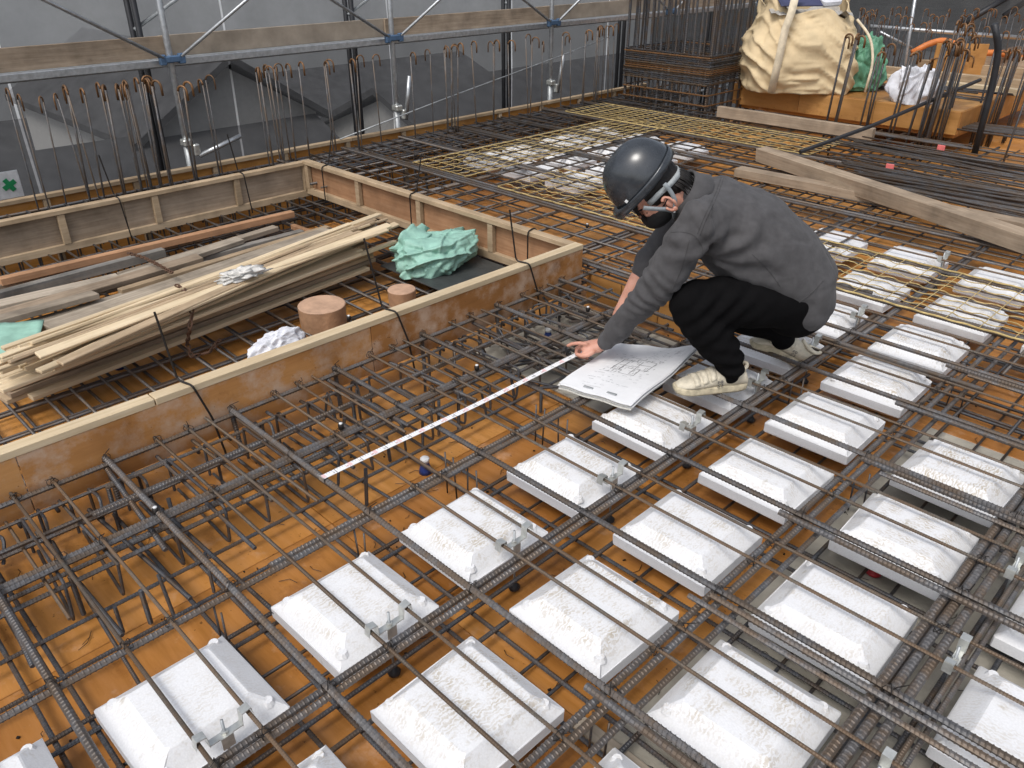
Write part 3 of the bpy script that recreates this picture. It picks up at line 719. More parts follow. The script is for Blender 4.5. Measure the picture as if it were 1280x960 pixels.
# green sheet tucked in the pile
gs = MB(); n = 10
A, B, C, D_ = at(-14, 408, .20), at(56, 402, .21), at(45, 440, .215), at(-14, 452, .20)
for i in range(n+1):
    for j in range(n+1):
        u, v_ = i/n, j/n; p = A*(1-u)*(1-v_)+B*u*(1-v_)+C*u*v_+D_*(1-u)*v_; gs.v.append(p+Vector((0, 0, .012*mnoise.noise(p*14)+.01)))
for i in range(n):
    for j in range(n): a = i*(n+1)+j; gs.f.append((a, a+1, a+n+2, a+n+1))
o = gs.build('green_sheet', M['green_sheet'], None, True); md = o.modifiers.new('t', 'SOLIDIFY'); md.thickness = .003; tag(o, 'pale green plastic sheet tucked between planks in the pit', 'sheet')
# chain round the pile
def chain(pts, label, link_l=.030):
    root = empty('chain', pts[0], label, 'chain'); pts = [Vector(p) for p in pts]
    cl = MB(); r = .0035; path = [(link_l*.5*cos(t)*1.25, link_l*.28*sin(t), 0) for t in [i*2*pi/10 for i in range(11)]]
    me = cl.tube(path, r*1.25, 5, False).mesh('chain_link', M['chain_rust'])
    acc = 0; k = 0
    for a, b in zip(pts, pts[1:]):
        d = b-a; n = max(1, int(d.length/(link_l*.9)))
        for i in range(n):
            p = a+d*(i+.5)/n; link('chain_link', me, root, p, d.to_track_quat('X', 'Z') @ Quaternion(XA, (pi/2 if k % 2 else 0)+J(.2))); k += 1
chain([at(160, 316, .20), at(180, 322, .225), at(200, 332, .26), at(215, 341, .275)], 'rusty chain lying across the grey planks at the back of the pile')
chain([at(220, 356, .335), at(231, 363, .335), at(238, 378, .325), at(240, 392, .30), at(237, 410, .25), at(234, 430, .13), at(240, 446, .10), at(262, 440, .10), at(275, 424, .10)], 'rusty chain hanging over the pale battens down to the pit bars')
# clear plastic wrap
def blob(name, mat, c, size, seed, amp=.35, fold=3.0, sub=4, label='', cat='', flatz=None, group=None, thin=0):
    bm = bmesh.new(); bmesh.ops.create_icosphere(bm, subdivisions=sub, radius=1)
    for v in bm.verts:
        p = v.co.copy(); q = p*fold+Vector((seed*7.1, seed*3.3, seed))
        n1 = mnoise.noise(q); n2 = abs(mnoise.noise(q*2.1+Vector((5, 2, 1)))); n3 = abs(mnoise.noise(q*4.3))
        k = 1+amp*(n1*.8-n2*.55-n3*.28); v.co = Vector((p.x*size[0]*k, p.y*size[1]*k, p.z*size[2]*k))
        if flatz is not None and v.co.z < flatz: v.co.z = flatz+(v.co.z-flatz)*.12
    me = bpy.data.meshes.new(name); bm.to_mesh(me); bm.free(); me.materials.append(M[mat]); me.polygons.foreach_set('use_smooth', [True]*len(me.polygons))
    o = link(name, me, None, c); return tag(o, label, cat, group)
def sack(name, mat, c, size, seed, label, cat, flatz, ridges=.10, planes=20, sub=6, group=None):
    rs = random.Random(seed); pl = []
    for i in range(planes):
        n_ = Vector((rs.gauss(0, 1), rs.gauss(0, 1), rs.gauss(0, 1))).normalized(); pl.append((n_, rs.uniform(.66, .98)))
    cre = []
    for i in range(22):
        n_ = Vector((rs.gauss(0, 1), rs.gauss(0, 1), rs.gauss(0, .6))).normalized(); m_ = Vector((rs.gauss(0, 1), rs.gauss(0, 1), rs.gauss(.4, 1))).normalized(); cre.append((n_, rs.uniform(-.7, .7), rs.uniform(.025, .07), rs.choice((-.07, .10, .12, -.05)), m_))
    bm = bmesh.new(); bmesh.ops.create_icosphere(bm, subdivisions=sub, radius=1); off = Vector((seed*3.7, seed*1.9, seed*.7))
    for v in bm.verts:
        d = v.co.normalized(); acc = 1.05**-14
        for n_, o_ in pl:
            k = n_.dot(d)
            if k > .05: acc += (o_/k)**-14
        r_ = acc**(-1/14); q_ = d*1.5+off
        w1 = mnoise.noise(q_*1.0+Vector((0, 0, d.x*1.2))); w2 = mnoise.noise(Vector((q_.x*2.4, q_.y*2.4, q_.z*1.0))); w3 = mnoise.noise(q_*4.6)
        r_ *= 1+ridges*((1-abs(w1)*2.2)*.6+(1-abs(w2)*2.4)*.45-abs(w3)*.10)
        for n_, o_, w_, h_, m_ in cre:
            mk_ = d.dot(m_)
            if mk_ > .15: r_ += h_*min(1, (mk_-.15)*2.2)*math.exp(-((n_.dot(d)-o_+.08*w1)/w_)**2)
        v.co = Vector((d.x*size[0]*r_, d.y*size[1]*r_, d.z*size[2]*r_))
        if v.co.z < flatz: v.co.z = flatz+(v.co.z-flatz)*.10
    me = bpy.data.meshes.new(name); bm.to_mesh(me); bm.free(); me.materials.append(M[mat]); me.polygons.foreach_set('use_smooth', [True]*len(me.polygons))
    return tag(link(name, me, None, c), label, cat, group)
c = at(301, 344, .355); blob('plastic_wrap', 'plastic_wrap', c, (.055, .13, .03), 4, 1.0, 3.2, 4, 'crumpled clear plastic wrap tied on the pale battens', 'plastic wrap')
# tube forms standing in the pit
for (tx, ty, zt, r, lab) in ((402, 381, .20, .115, 'large brown wrapped round void tube standing in the pit by the lumber'), (502, 362, .17, .073, 'small brown wrapped round void tube standing in the pit near the green bag')):
    c = at(tx, ty, zt); e = empty('tube_form', (c.x, c.y, 0), lab, 'tube form')
    prof = []
    mb = MB(); nn = 40
    for i in range(12):
        z = zt*i/11
        for k in range(nn):
            a = 2*pi*k/nn; rr_ = r*(.93+.07*i/11)*(1+.018*mnoise.noise(Vector((a*5, z*6, r*50)))+.012*sin(a*17+i*.4)*(1-i/13)); mb.v.append(Vector((c.x+rr_*cos(a), c.y+rr_*sin(a), z)))
    for i in range(11):
        for k in range(nn): a = i*nn+k; b = i*nn+(k+1) % nn; mb.f.append((a, b, b+nn, a+nn))
    mb.build('tube_body', M['tube_form'], e, True)
    MB().lathe([(r*.99, zt-.004), (r*1.0, zt+.001), (r*.96, zt+.005)], 36, (c.x, c.y, 0)).build('tube_lid', M['tube_lid'], e)
# white cloth behind the form
c = at(350, 436, .10); sack('white_cloth', 'white_cloth', (c.x, c.y, .115), (.075, .14, .065), 2, 'crumpled white cloth lying behind the orange step form', 'cloth', -.03, .22)
# green bag in the pit: cloth lump with folded lips
c = at(549, 330, .12)
gb = sack('green_bag', 'green_bag', (c.x-.03, c.y, .185), (.21, .31, .135), 9, 'slack mint green sack slumped in the corner of the pit', 'sack', -.085, .16)
fl = MB(); n = 48; mc = Vector((c.x-.13, c.y-.10, .255)); mq = Quaternion((0, 1, 0), -.75) @ Quaternion((1, 0, 0), .35)
for i in range(9):
    t = i/8
    for k in range(n):
        a = 2*pi*k/n; r_ = .115-.01*t+.012*sin(a*7)*t-.02*sin(pi*t)+.016*mnoise.noise(Vector((cos(a)*2.2, sin(a)*2.2, t*1.5)))*(.4+t); hgt = -.06+.10*t*(1+.45*mnoise.noise(Vector((cos(a)*1.6+4, sin(a)*1.6, 2)))) - (.06*t*t if sin(a-.8) > .2 else 0)
        fl.v.append(mc+mq @ Vector((r_*cos(a)*.8, r_*sin(a)*1.25, hgt)))
for i in range(8):
    for k in range(n): a = i*n+k; b = i*n+(k+1) % n; fl.f.append((a, b, b+n, a+n))
f_ = fl.build('sack_mouth', M['green_bag'], gb, True); f_.modifiers.new('t', 'SOLIDIFY').thickness = .004
simple('dark_sheet', (.05,.055,.055), .5, bumpk=.3, bscale=30)
tag(MB().cbox((-3.35, 2.82, .096), (.62, .50, .010), .003).build('dark_board', M['dark_sheet']), 'dark board lying on pit bars under the green sack', 'board')
# ---------------------------------------------------------------- big timbers and offcuts on the slab
timber_piece(at(951, 192, .30), at(1330, 318, .30), .10, .10, 'wood_board', 'squared_timber', 'long squared timber lying on top of another across the rebar', 'timber', roll=.1)
timber_piece(at(922, 214, .245)+Vector((0,0,0)), at(1330, 292, .245), .11, .06, 'wood_board', 'squared_timber', 'cracked brown timber lying underneath the long squared timber', 'timber')
timber_piece(at(898, 139, .27), at(1092, 168, .27), .06, .10, 'wood_board', 'squared_timber', 'grey timber laid in front of the orange raised platform', 'timber')
timber_piece((-.86, 1.075, .02), (.9, 1.075, .02), .045, .035, 'wood_grey', 'timber_strip', 'grey timber strip on the deck along the edge of grey concrete', 'timber')
# small inserts, caps
def insert(px, py, label):
    c = at(px, py, .0); e = empty('ceiling_insert', c, label, 'insert')
    MB().lathe([(.026, 0), (.023, .016), (.015, .044), (.017, .048)], 12, c).build('insert_cone', M['blue_plastic'], e, True)
    MB().lathe([(.017, .048), (.018, .062), (.014, .066)], 12, c).build('insert_cap', M['white_plastic'], e, True)
insert(532, 590, 'blue plastic insert with white cap nailed to the orange deck by the tape')
insert(685, 425, 'blue plastic insert near the worker\'s sleeve in the crowded cage')
insert(150, 460, 'blue plastic insert on the pit deck beside the lumber')
for px, py in ((436, 396), (194, 636), (426, 531), (596, 458), (506, 396), (735, 385), (734, 281)):
    c = at(px, py, .225); e = empty('steel_cone', c, 'small round steel cap tied on the rebar near the step form', 'steel cone', 'round steel caps tied on the rebar')
    MB().lathe([(.006, -.02), (.010, -.015), (.011, .0), (.007, .004)], 10, c).build('cap_body', M['wire'], e, True)
    MB().lathe([(.006, .003), (.007, .007), (.004, .009)], 10, c).build('cap_top', M['white_plastic'], e, True)
c = at(1092, 716, .004); e = empty('red_cap', c, 'bright red plastic cap lying on the grey concrete', 'cap')
MB().lathe([(.024, 0), (.022, .006), (.010, .010), (.010, .026), (.008, .028)], 14, c).build('cap_shell', M['red_plastic'], e, True)
for px, py in ((1112, 210), (1176, 186)):
    c = at(px, py, .24); e = empty('rebar_tag', c, 'small pink plastic tag on a loose rebar bundle', 'tag', 'pink tags on rebar bundles')
    MB().cbox(c, (.06, .012, .06), .003).build('tag_plate', M['pink_plastic'], e)
# ---------------------------------------------------------------- hooked starter bars
def hooked(x, y, z0, z1, d=.010, ang=0, mat='steel', lean=(0,0), label='', group=''):
    c, s = cos(ang), sin(ang); r = .035
    lx, ly = lean; pts = [(x, y, z0), (x+lx*.5, y+ly*.5, (z0+z1)/2), (x+lx, y+ly, z1-r)]
    for k in range(1, 7):
        a = pi*k/6; pts.append((x+lx+c*r*(1-cos(a)), y+ly+s*r*(1-cos(a)), z1-r+r*sin(a)))
    pts.append((x+lx+c*2*r, y+ly+s*2*r, z1-r-.06))
    e = empty('hooked_bar', (x, y, z0), label, 'rebar', group)
    MB().tube(pts[:3], d/2, 6).build('bar_shaft', M[mat], e, True); MB().tube(pts[2:], d/2*1.02, 6).build('rusty_hook', M['steel_rust'], e, True)
HL = 'thin upright rebar with rusty hooked top in front of the scaffold sheet'; HG = 'hooked starter bars along the far edge form'
for px, py, n in ((42, 120, 1), (76, 112, 2), (90, 112, 2), (122, 108, 2), (145, 106, 2), (158, 102, 3), (172, 99, 3), (186, 98, 2), (222, 104, 2), (254, 96, 2), (322, 82, 2), (336, 82, 3), (352, 80, 2), (372, 80, 1), (408, 72, 2), (437, 70, 2), (466, 68, 1), (514, 62, 1), (536, 60, 1), (558, 56, 3), (570, 55, 2), (594, 54, 1), (612, 52, 2), (640, 48, 1), (660, 45, 2), (680, 48, 1), (700, 42, 1), (714, 42, 1), (734, 36, 2), (746, 34, 3), (756, 32, 2), (768, 32, 2), (6, 110, 1), (20, 118, 1)):
    for i in range(n):
        X = -5.86+.12*random.random(); p = onx(px+J(4), py, X)
        hooked(X, p.y, -.1, p.z+J(.02), random.choice((.010, .010, .013, .016)), random.choice((0, pi/2, pi, -.6, .5)), 'steel', (J(.03), J(.05)), HL, HG)
# slanting wire rope
tag(MB().tube([onx(425, 174, -5.9), onx(560, 122, -6.1), onx(700, 70, -6.35), onx(762, 46, -6.45)], .006, 6).build('slanting_rod', M['galv_dull'], None, True), 'thin grey rod slanting up across the hooked bars to the scaffold', 'rod')
# ---------------------------------------------------------------- scaffold
SX = -6.5; SY = [.68, 2.79, 4.91, 7.10, 9.3, 11.5, 13.7]
def pipe(mb, a, b, r=.0243, n=12): return mb.tube([a, b], r, n)
for i, yv in enumerate(SY):
    lab = ['scaffold post beside the green cross notice', 'scaffold post behind the thickest cluster of hooked bars', 'scaffold post behind the end of the pit', 'scaffold post behind the slanting grey rod', 'scaffold post behind the column cage', 'scaffold post behind the large beige bag', 'scaffold post behind the raised platform'][i]
    e = empty('scaffold_post', (SX, yv, -1), 'galvanised '+lab, 'scaffold post', 'galvanised scaffold posts')
    pipe(MB(), (SX, yv, -1), (SX, yv, 3.2)).build('post_tube', M['galv'], e, True)
    pipe(MB(), (SX, yv, -.2), (SX, yv, .32), .030).build('post_sleeve', M['galv_dull'], e, True)
    cp = MB(); cp.cbox((SX+.03, yv, .955), (.05, .15, .05), .008); cp.cbox((SX+.035, yv-.075, .955), (.04, .05, .075), .006); cp.cbox((SX+.035, yv+.075, .955), (.04, .05, .075), .006); cp.build('coupler', M['coupler'], e)
    cl = MB(); cl.cbox((SX+.01, yv, .33), (.085, .08, .055), .01); cl.cbox((SX+.05, yv+.05, .27), (.05, .05, .09), .008); cl.build('base_clamp', M['zinc_clip'], e)
    if i in (1, 2, 3): pipe(MB(), (SX+.06, yv+.06, .22), (SX+.10, yv+(.42 if i == 1 else .10), .33 if i == 1 else .62), .02).build('stub_tube', M['galv'], e, True)
    pipe(MB(), (SX-.86, yv+.1, -3), (SX-.86, yv+.1, 3.2)).tube([(SX-.80, yv+.13, -3), (SX-.80, yv+.13, 3.2)], .026, 8).build('rear_post', M['dark_pipe'], e, True)
for i in range(len(SY)-1):
    a, b = SY[i], SY[i+1]
    spans = ['by the green cross notice', 'above the clustered hooked bars', 'above the end of the pit', 'above the slanting grey rod', 'behind the column cage', 'behind the beige bag'][i] if i < 6 else ''
    e = empty('scaffold_bay', (SX, (a+b)/2, .9), 'scaffold guard bay with timber toe board and crossing braces '+spans, 'scaffold bay', 'scaffold guard bays')
    rl = MB().cbox((0,0,0), (.045, b-a-.06, .055), .006).build('rail', M['galv'], e); rl.location = (SX-.045, (a+b)/2, .925); rl.matrix_parent_inverse = Matrix.Translation(-e.location)
    tbd = MB().cbox((0,0,0), (b-a+.04, .022, .155), .003).build('toe_board', M['toeboard' if i % 2 else 'wood_board'], e); tbd.location = (SX-.075-.026*(i % 2), (a+b)/2, 1.035); tbd.rotation_euler = (0, 0, pi/2); tbd.matrix_parent_inverse = Matrix.Translation(-e.location)
    dk = MB().cbox((0,0,0), (.60, b-a-.02, .04), .004).build('walk_board', M['galv_dull'], e); dk.location = (SX-.42, (a+b)/2, .90); dk.matrix_parent_inverse = Matrix.Translation(-e.location)
    pipe(MB(), (SX+.045, a+.07, .97), (SX+.02, b-.04, 2.15), .014, 8).build('brace', M['galv'], e, True)
    pipe(MB(), (SX+.045, b-.07, .97), (SX-.02, a+.04, 2.15), .014, 8).build('brace', M['galv'], e, True)
    pipe(MB(), (SX-.82, a+.1, 1.10), (SX-.82, b+.1, 2.2), .016, 8).build('rear_brace', M['galv_dull'], e, True)
    pipe(MB(), (SX-.84, a, -.35), (SX-.84, b, -.35), .022, 8).build('rear_rail', M['galv_dull'], e, True)
# mesh sheets
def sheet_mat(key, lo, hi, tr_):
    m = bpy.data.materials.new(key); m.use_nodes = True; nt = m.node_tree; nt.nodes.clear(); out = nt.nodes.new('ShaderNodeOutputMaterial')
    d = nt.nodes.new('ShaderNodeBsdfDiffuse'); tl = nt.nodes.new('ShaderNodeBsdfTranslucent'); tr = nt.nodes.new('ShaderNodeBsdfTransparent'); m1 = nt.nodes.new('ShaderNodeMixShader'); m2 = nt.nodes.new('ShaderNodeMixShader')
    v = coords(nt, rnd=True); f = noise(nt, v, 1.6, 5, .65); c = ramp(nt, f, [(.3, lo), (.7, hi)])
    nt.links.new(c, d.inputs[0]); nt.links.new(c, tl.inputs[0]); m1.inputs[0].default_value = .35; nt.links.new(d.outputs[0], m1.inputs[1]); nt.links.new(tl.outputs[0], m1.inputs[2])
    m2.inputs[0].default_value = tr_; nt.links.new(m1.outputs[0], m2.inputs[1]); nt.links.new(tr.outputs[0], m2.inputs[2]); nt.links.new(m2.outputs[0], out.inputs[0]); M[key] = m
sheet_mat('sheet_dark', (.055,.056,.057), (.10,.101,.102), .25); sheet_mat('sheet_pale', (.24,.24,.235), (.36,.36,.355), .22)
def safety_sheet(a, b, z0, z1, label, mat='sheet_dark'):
    a = Vector((*a, 0)); b = Vector((*b, 0)); mb = MB(); n = max(8, int((b-a).length/.12)); nz = 24; nn = (b-a).cross(Vector((0,0,1))).normalized()
    for i in range(n+1):
        for j in range(nz+1):
            p = a+(b-a)*i/n; z = z0+(z1-z0)*j/nz; mb.v.append(p+Vector((0,0,z))+nn*(.035*mnoise.noise(Vector((p.x*.9+p.y*.9, z*.7, 1)))+.012*mnoise.noise(Vector((p.y*4+p.x*4, z*1.2, 3)))+.008*sin(p.y*7+z)))
    for i in range(n):
        for j in range(nz): q = i*(nz+1)+j; mb.f.append((q, q+1, q+nz+2, q+nz+1))
    o = mb.build('safety_sheet', M[mat], None, True); return tag(o, label, 'safety sheet', 'grey mesh safety sheets')
cuts = [-1.5, 1.9, 3.75, 5.6, 7.45, 9.3, 11.15, 13.0, 16.0]
where = ['by the green cross notice', 'behind the clustered hooked bars', 'with the gabled house showing through', 'behind the end of the pit', 'behind the slanting grey rod', 'behind the column cage', 'behind the beige bag', 'beyond the raised platform']
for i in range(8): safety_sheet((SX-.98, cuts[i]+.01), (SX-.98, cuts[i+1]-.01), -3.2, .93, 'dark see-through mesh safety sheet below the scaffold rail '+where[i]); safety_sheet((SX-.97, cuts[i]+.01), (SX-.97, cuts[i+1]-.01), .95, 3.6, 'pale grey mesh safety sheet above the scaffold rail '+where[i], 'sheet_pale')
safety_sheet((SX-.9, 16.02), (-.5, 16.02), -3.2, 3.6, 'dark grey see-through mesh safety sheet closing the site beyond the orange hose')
safety_sheet((-.48, 16.02), (5, 16.02), -3.2, 3.6, 'grey see-through mesh safety sheet closing the site at the far corner', 'sheet_pale')
# green cross notice
c = onx(6, 232, -6.9); e = empty('safety_notice', c, 'white notice board with green cross hanging behind the edge form', 'notice')
MB().cbox(c, (.01, .22, .20), .003).build('notice_panel', M['white_plastic'], e)
simple('green_paint', (.02,.28,.10), .5, bumpk=0)
cr = MB().box(c+Vector((.008, .03, .0)), (.006, .10, .034), Quaternion((1,0,0), .5).to_matrix()).box(c+Vector((.0085, .03, .0)), (.006, .034, .10), Quaternion((1,0,0), .5).to_matrix()); cr.build('green_cross', M['green_paint'], e)
# neighbouring houses below, seen through the sheets
def house(cx, cy, wx, wy, z0, ze, zr, label, ridge='y'):
    e = empty('house', (cx, cy, z0), label, 'house', 'houses beyond the scaffold')
    MB().box((cx, cy, (z0+ze)/2), (wx, wy, ze-z0)).build('wall', M['house_wall'], e)
    o_ = .22
    if ridge == 'x':
        g = MB().add([(cx-wx/2, cy-wy/2, ze), (cx-wx/2, cy+wy/2, ze), (cx-wx/2, cy, zr-.1), (cx+wx/2, cy-wy/2, ze), (cx+wx/2, cy+wy/2, ze), (cx+wx/2, cy, zr-.1)], [(0, 1, 2), (3, 5, 4), (0, 2, 5, 3), (1, 4, 5, 2)])
        r_ = MB()
        for s in (-1, 1): r_.add([(cx-wx/2-o_, cy, zr), (cx+wx/2+o_, cy, zr), (cx+wx/2+o_, cy+s*(wy/2+o_), ze-.15), (cx-wx/2-o_, cy+s*(wy/2+o_), ze-.15), (cx-wx/2-o_, cy, zr+.12), (cx+wx/2+o_, cy, zr+.12), (cx+wx/2+o_, cy+s*(wy/2+o_), ze-.03), (cx-wx/2-o_, cy+s*(wy/2+o_), ze-.03)], [(0,1,2,3), (7,6,5,4), (0,4,5,1), (2,6,7,3), (1,5,6,2), (0,3,7,4)])
    else:
        g = MB().add([(cx-wx/2, cy-wy/2, ze), (cx+wx/2, cy-wy/2, ze), (cx, cy-wy/2, zr-.1), (cx-wx/2, cy+wy/2, ze), (cx+wx/2, cy+wy/2, ze), (cx, cy+wy/2, zr-.1)], [(0, 1, 2), (3, 5, 4), (0, 2, 5, 3), (1, 4, 5, 2)])
        r_ = MB()
        for s in (-1, 1): r_.add([(cx, cy-wy/2-o_, zr), (cx, cy+wy/2+o_, zr), (cx+s*(wx/2+o_), cy+wy/2+o_, ze-.15), (cx+s*(wx/2+o_), cy-wy/2-o_, ze-.15), (cx, cy-wy/2-o_, zr+.12), (cx, cy+wy/2+o_, zr+.12), (cx+s*(wx/2+o_), cy+wy/2+o_, ze-.03), (cx+s*(wx/2+o_), cy-wy/2-o_, ze-.03)], [(0,1,2,3), (7,6,5,4), (0,4,5,1), (2,6,7,3), (1,5,6,2), (0,3,7,4)])
    g.build('gable', M['house_wall'], e); r_.build('roof', M['roof'], e)
    wn = MB()
    for k in range(3): MB().box((cx+wx/2+.01, cy+(k-1)*wy*.28, ze-1.0), (.06, .9, 1.1)).build('window', M['dark_pipe'], e)
P1 = atD(292, 98, 14.0)
house(P1.x-3.2, P1.y, 6, 3.2, -7, P1.z-.75, P1.z+.25, 'house whose pale gable shows through the mesh sheet', 'x')
house(-13.5, 3.5, 7, 9, -7, -2.6, -1.1, 'low house with dark roof just below the scaffold', 'y')
house(-13.0, 14.5, 7, 10, -7, -2.2, -.8, 'dark roofed house beyond the end of the pit', 'y')
house(-24, 14, 9, 14, -7, -3.6, -2.0, 'larger dark roofed house farther beyond the site', 'y')
house(-21, 2, 8, 12, -7, -3.4, -1.9, 'dark roofed house farther behind the low house', 'y')
house(-8, 26, 12, 8, -7, -2.8, -1.2, 'dark roofed house beyond the corner sheets', 'x')
bl2 = empty('apartment_block', (-45, 20, -7), 'long pale apartment block far beyond the houses', 'building')
MB().box((-45, 20, 1), (10, 70, 16)).build('wall', M['far_wall'], bl2)


# ---------------------------------------------------------------- column cage with stacked ties
cc = empty('column_cage', (-5.2, 8.0, .1), 'tall column cage of upright bars with a thick stack of rusty ties', 'rebar cage')
K0 = at(880, 140, .2); cx0, cy0 = K0.x, K0.y; Wc = 1.02
n = 11
for i in range(n):
    t = i/(n-1)
    for (x, y) in ((cx0-Wc*t, cy0), (cx0, cy0+Wc*t), (cx0-Wc*t, cy0+Wc), (cx0-Wc, cy0+Wc*t)):
        bar(cc, (x+J(.015), y+J(.015), -.2), (x+J(.03), y+J(.03), 2.1), .025, True, 'steel_dark')
def tie(z, w_, off=(0,0), mat='steel_rust'):
    x, y = cx0+.03+off[0], cy0-.03+off[1]; m_ = w_+.06
    MB().tube(bendpath([(x-m_*.5, y, z), (x, y, z), (x, y+m_, z), (x-m_, y+m_, z), (x-m_, y, z), (x-m_*.5, y, z)], .03, 2), .0075, 6).build('tie_hoop', M[mat], cc)
for i in range(15): tie(.46+i*.0195, Wc, (J(.012), J(.012)), random.choice(('steel_rust', 'steel_dark', 'steel_dark', 'steel_thin')))
for z in (.26, .36): tie(z, Wc)
# ---------------------------------------------------------------- raised platform, bags
pa, pb = at(944, 131, .22), at(1196, 166, .22); FY = (pa.y+pb.y)/2; PX0, PX1 = pa.x-.3, pb.x
pf = empty('raised_platform', ((PX0+PX1)/2, FY+1.0, .2), 'orange plywood raised platform carrying the large beige bag', 'platform')
zt = .40
for i in range(3):
    w_ = (PX1-PX0)/3; MB().cbox((PX0+w_*(i+.5), FY, .30), (w_-.003, .014, .20), .002).build('side_panel', M['ply_yellow'], pf)
for i in range(3):
    MB().cbox((PX1, FY+.01+.75*(i+.5), .30), (.014, .745, .20), .002).build('side_panel', M['ply_yellow'], pf)
for i in range(3):
    for j in range(2): 
        w_ = (PX1-PX0)/3; MB().cbox((PX0+w_*(i+.5), FY+.55*(j+.5), zt), (w_-.004, .546, .014), .002).build('top_panel', M['ply_yellow'], pf)
tag(MB().box(((PX0+PX1)/2, FY+1.6, .19), (PX1-PX0-.06, 3.1, .06)).build('platform_bed', M['ply'], pf))
timber_piece((PX0, FY+1.35, .44), (PX1+.1, FY+1.25, .44), .10, .06, 'wood_new', 'squared_timber', 'pale timber along the back of the raised platform', 'timber')
timber_piece((PX0+.6, FY+1.75, .45), (PX1+.8, FY+1.7, .45), .09, .09, 'wood_tan', 'squared_timber', 'brown timber behind the white bag and loose bars', 'timber')
timber_piece((PX0+1.0, FY+2.4, .45), (PX1+1.9, FY+2.5, .45), .09, .14, 'wood_tan', 'squared_timber', 'brown timber below the orange hose beyond the platform', 'timber')
timber_piece((PX0+1.4, FY+3.0, .50), (PX1+1.9, FY+3.1, .50), .09, .14, 'wood_board', 'squared_timber', 'weathered timber form edge behind the orange hose', 'timber')
pp = atD(1199, 75, 9.6); tag(MB().cbox((0,0,0), (.55, .02, .34), .003).build('plywood_sheet', M['ply_yellow']), 'orange plywood sheet standing under the hose', 'plywood sheet'); bpy.data.objects['plywood_sheet'].location = pp; bpy.data.objects['plywood_sheet'].rotation_euler = (0, 0, radians(38))
pp = atD(1081, 64, 11.4); o = tag(MB().cbox((0,0,0), (.4, .02, .22), .003).build('plywood_box', M['ply_yellow']), 'small orange plywood piece behind the dark green sack', 'plywood sheet'); o.location = pp; o.rotation_euler = (0, 0, radians(38))
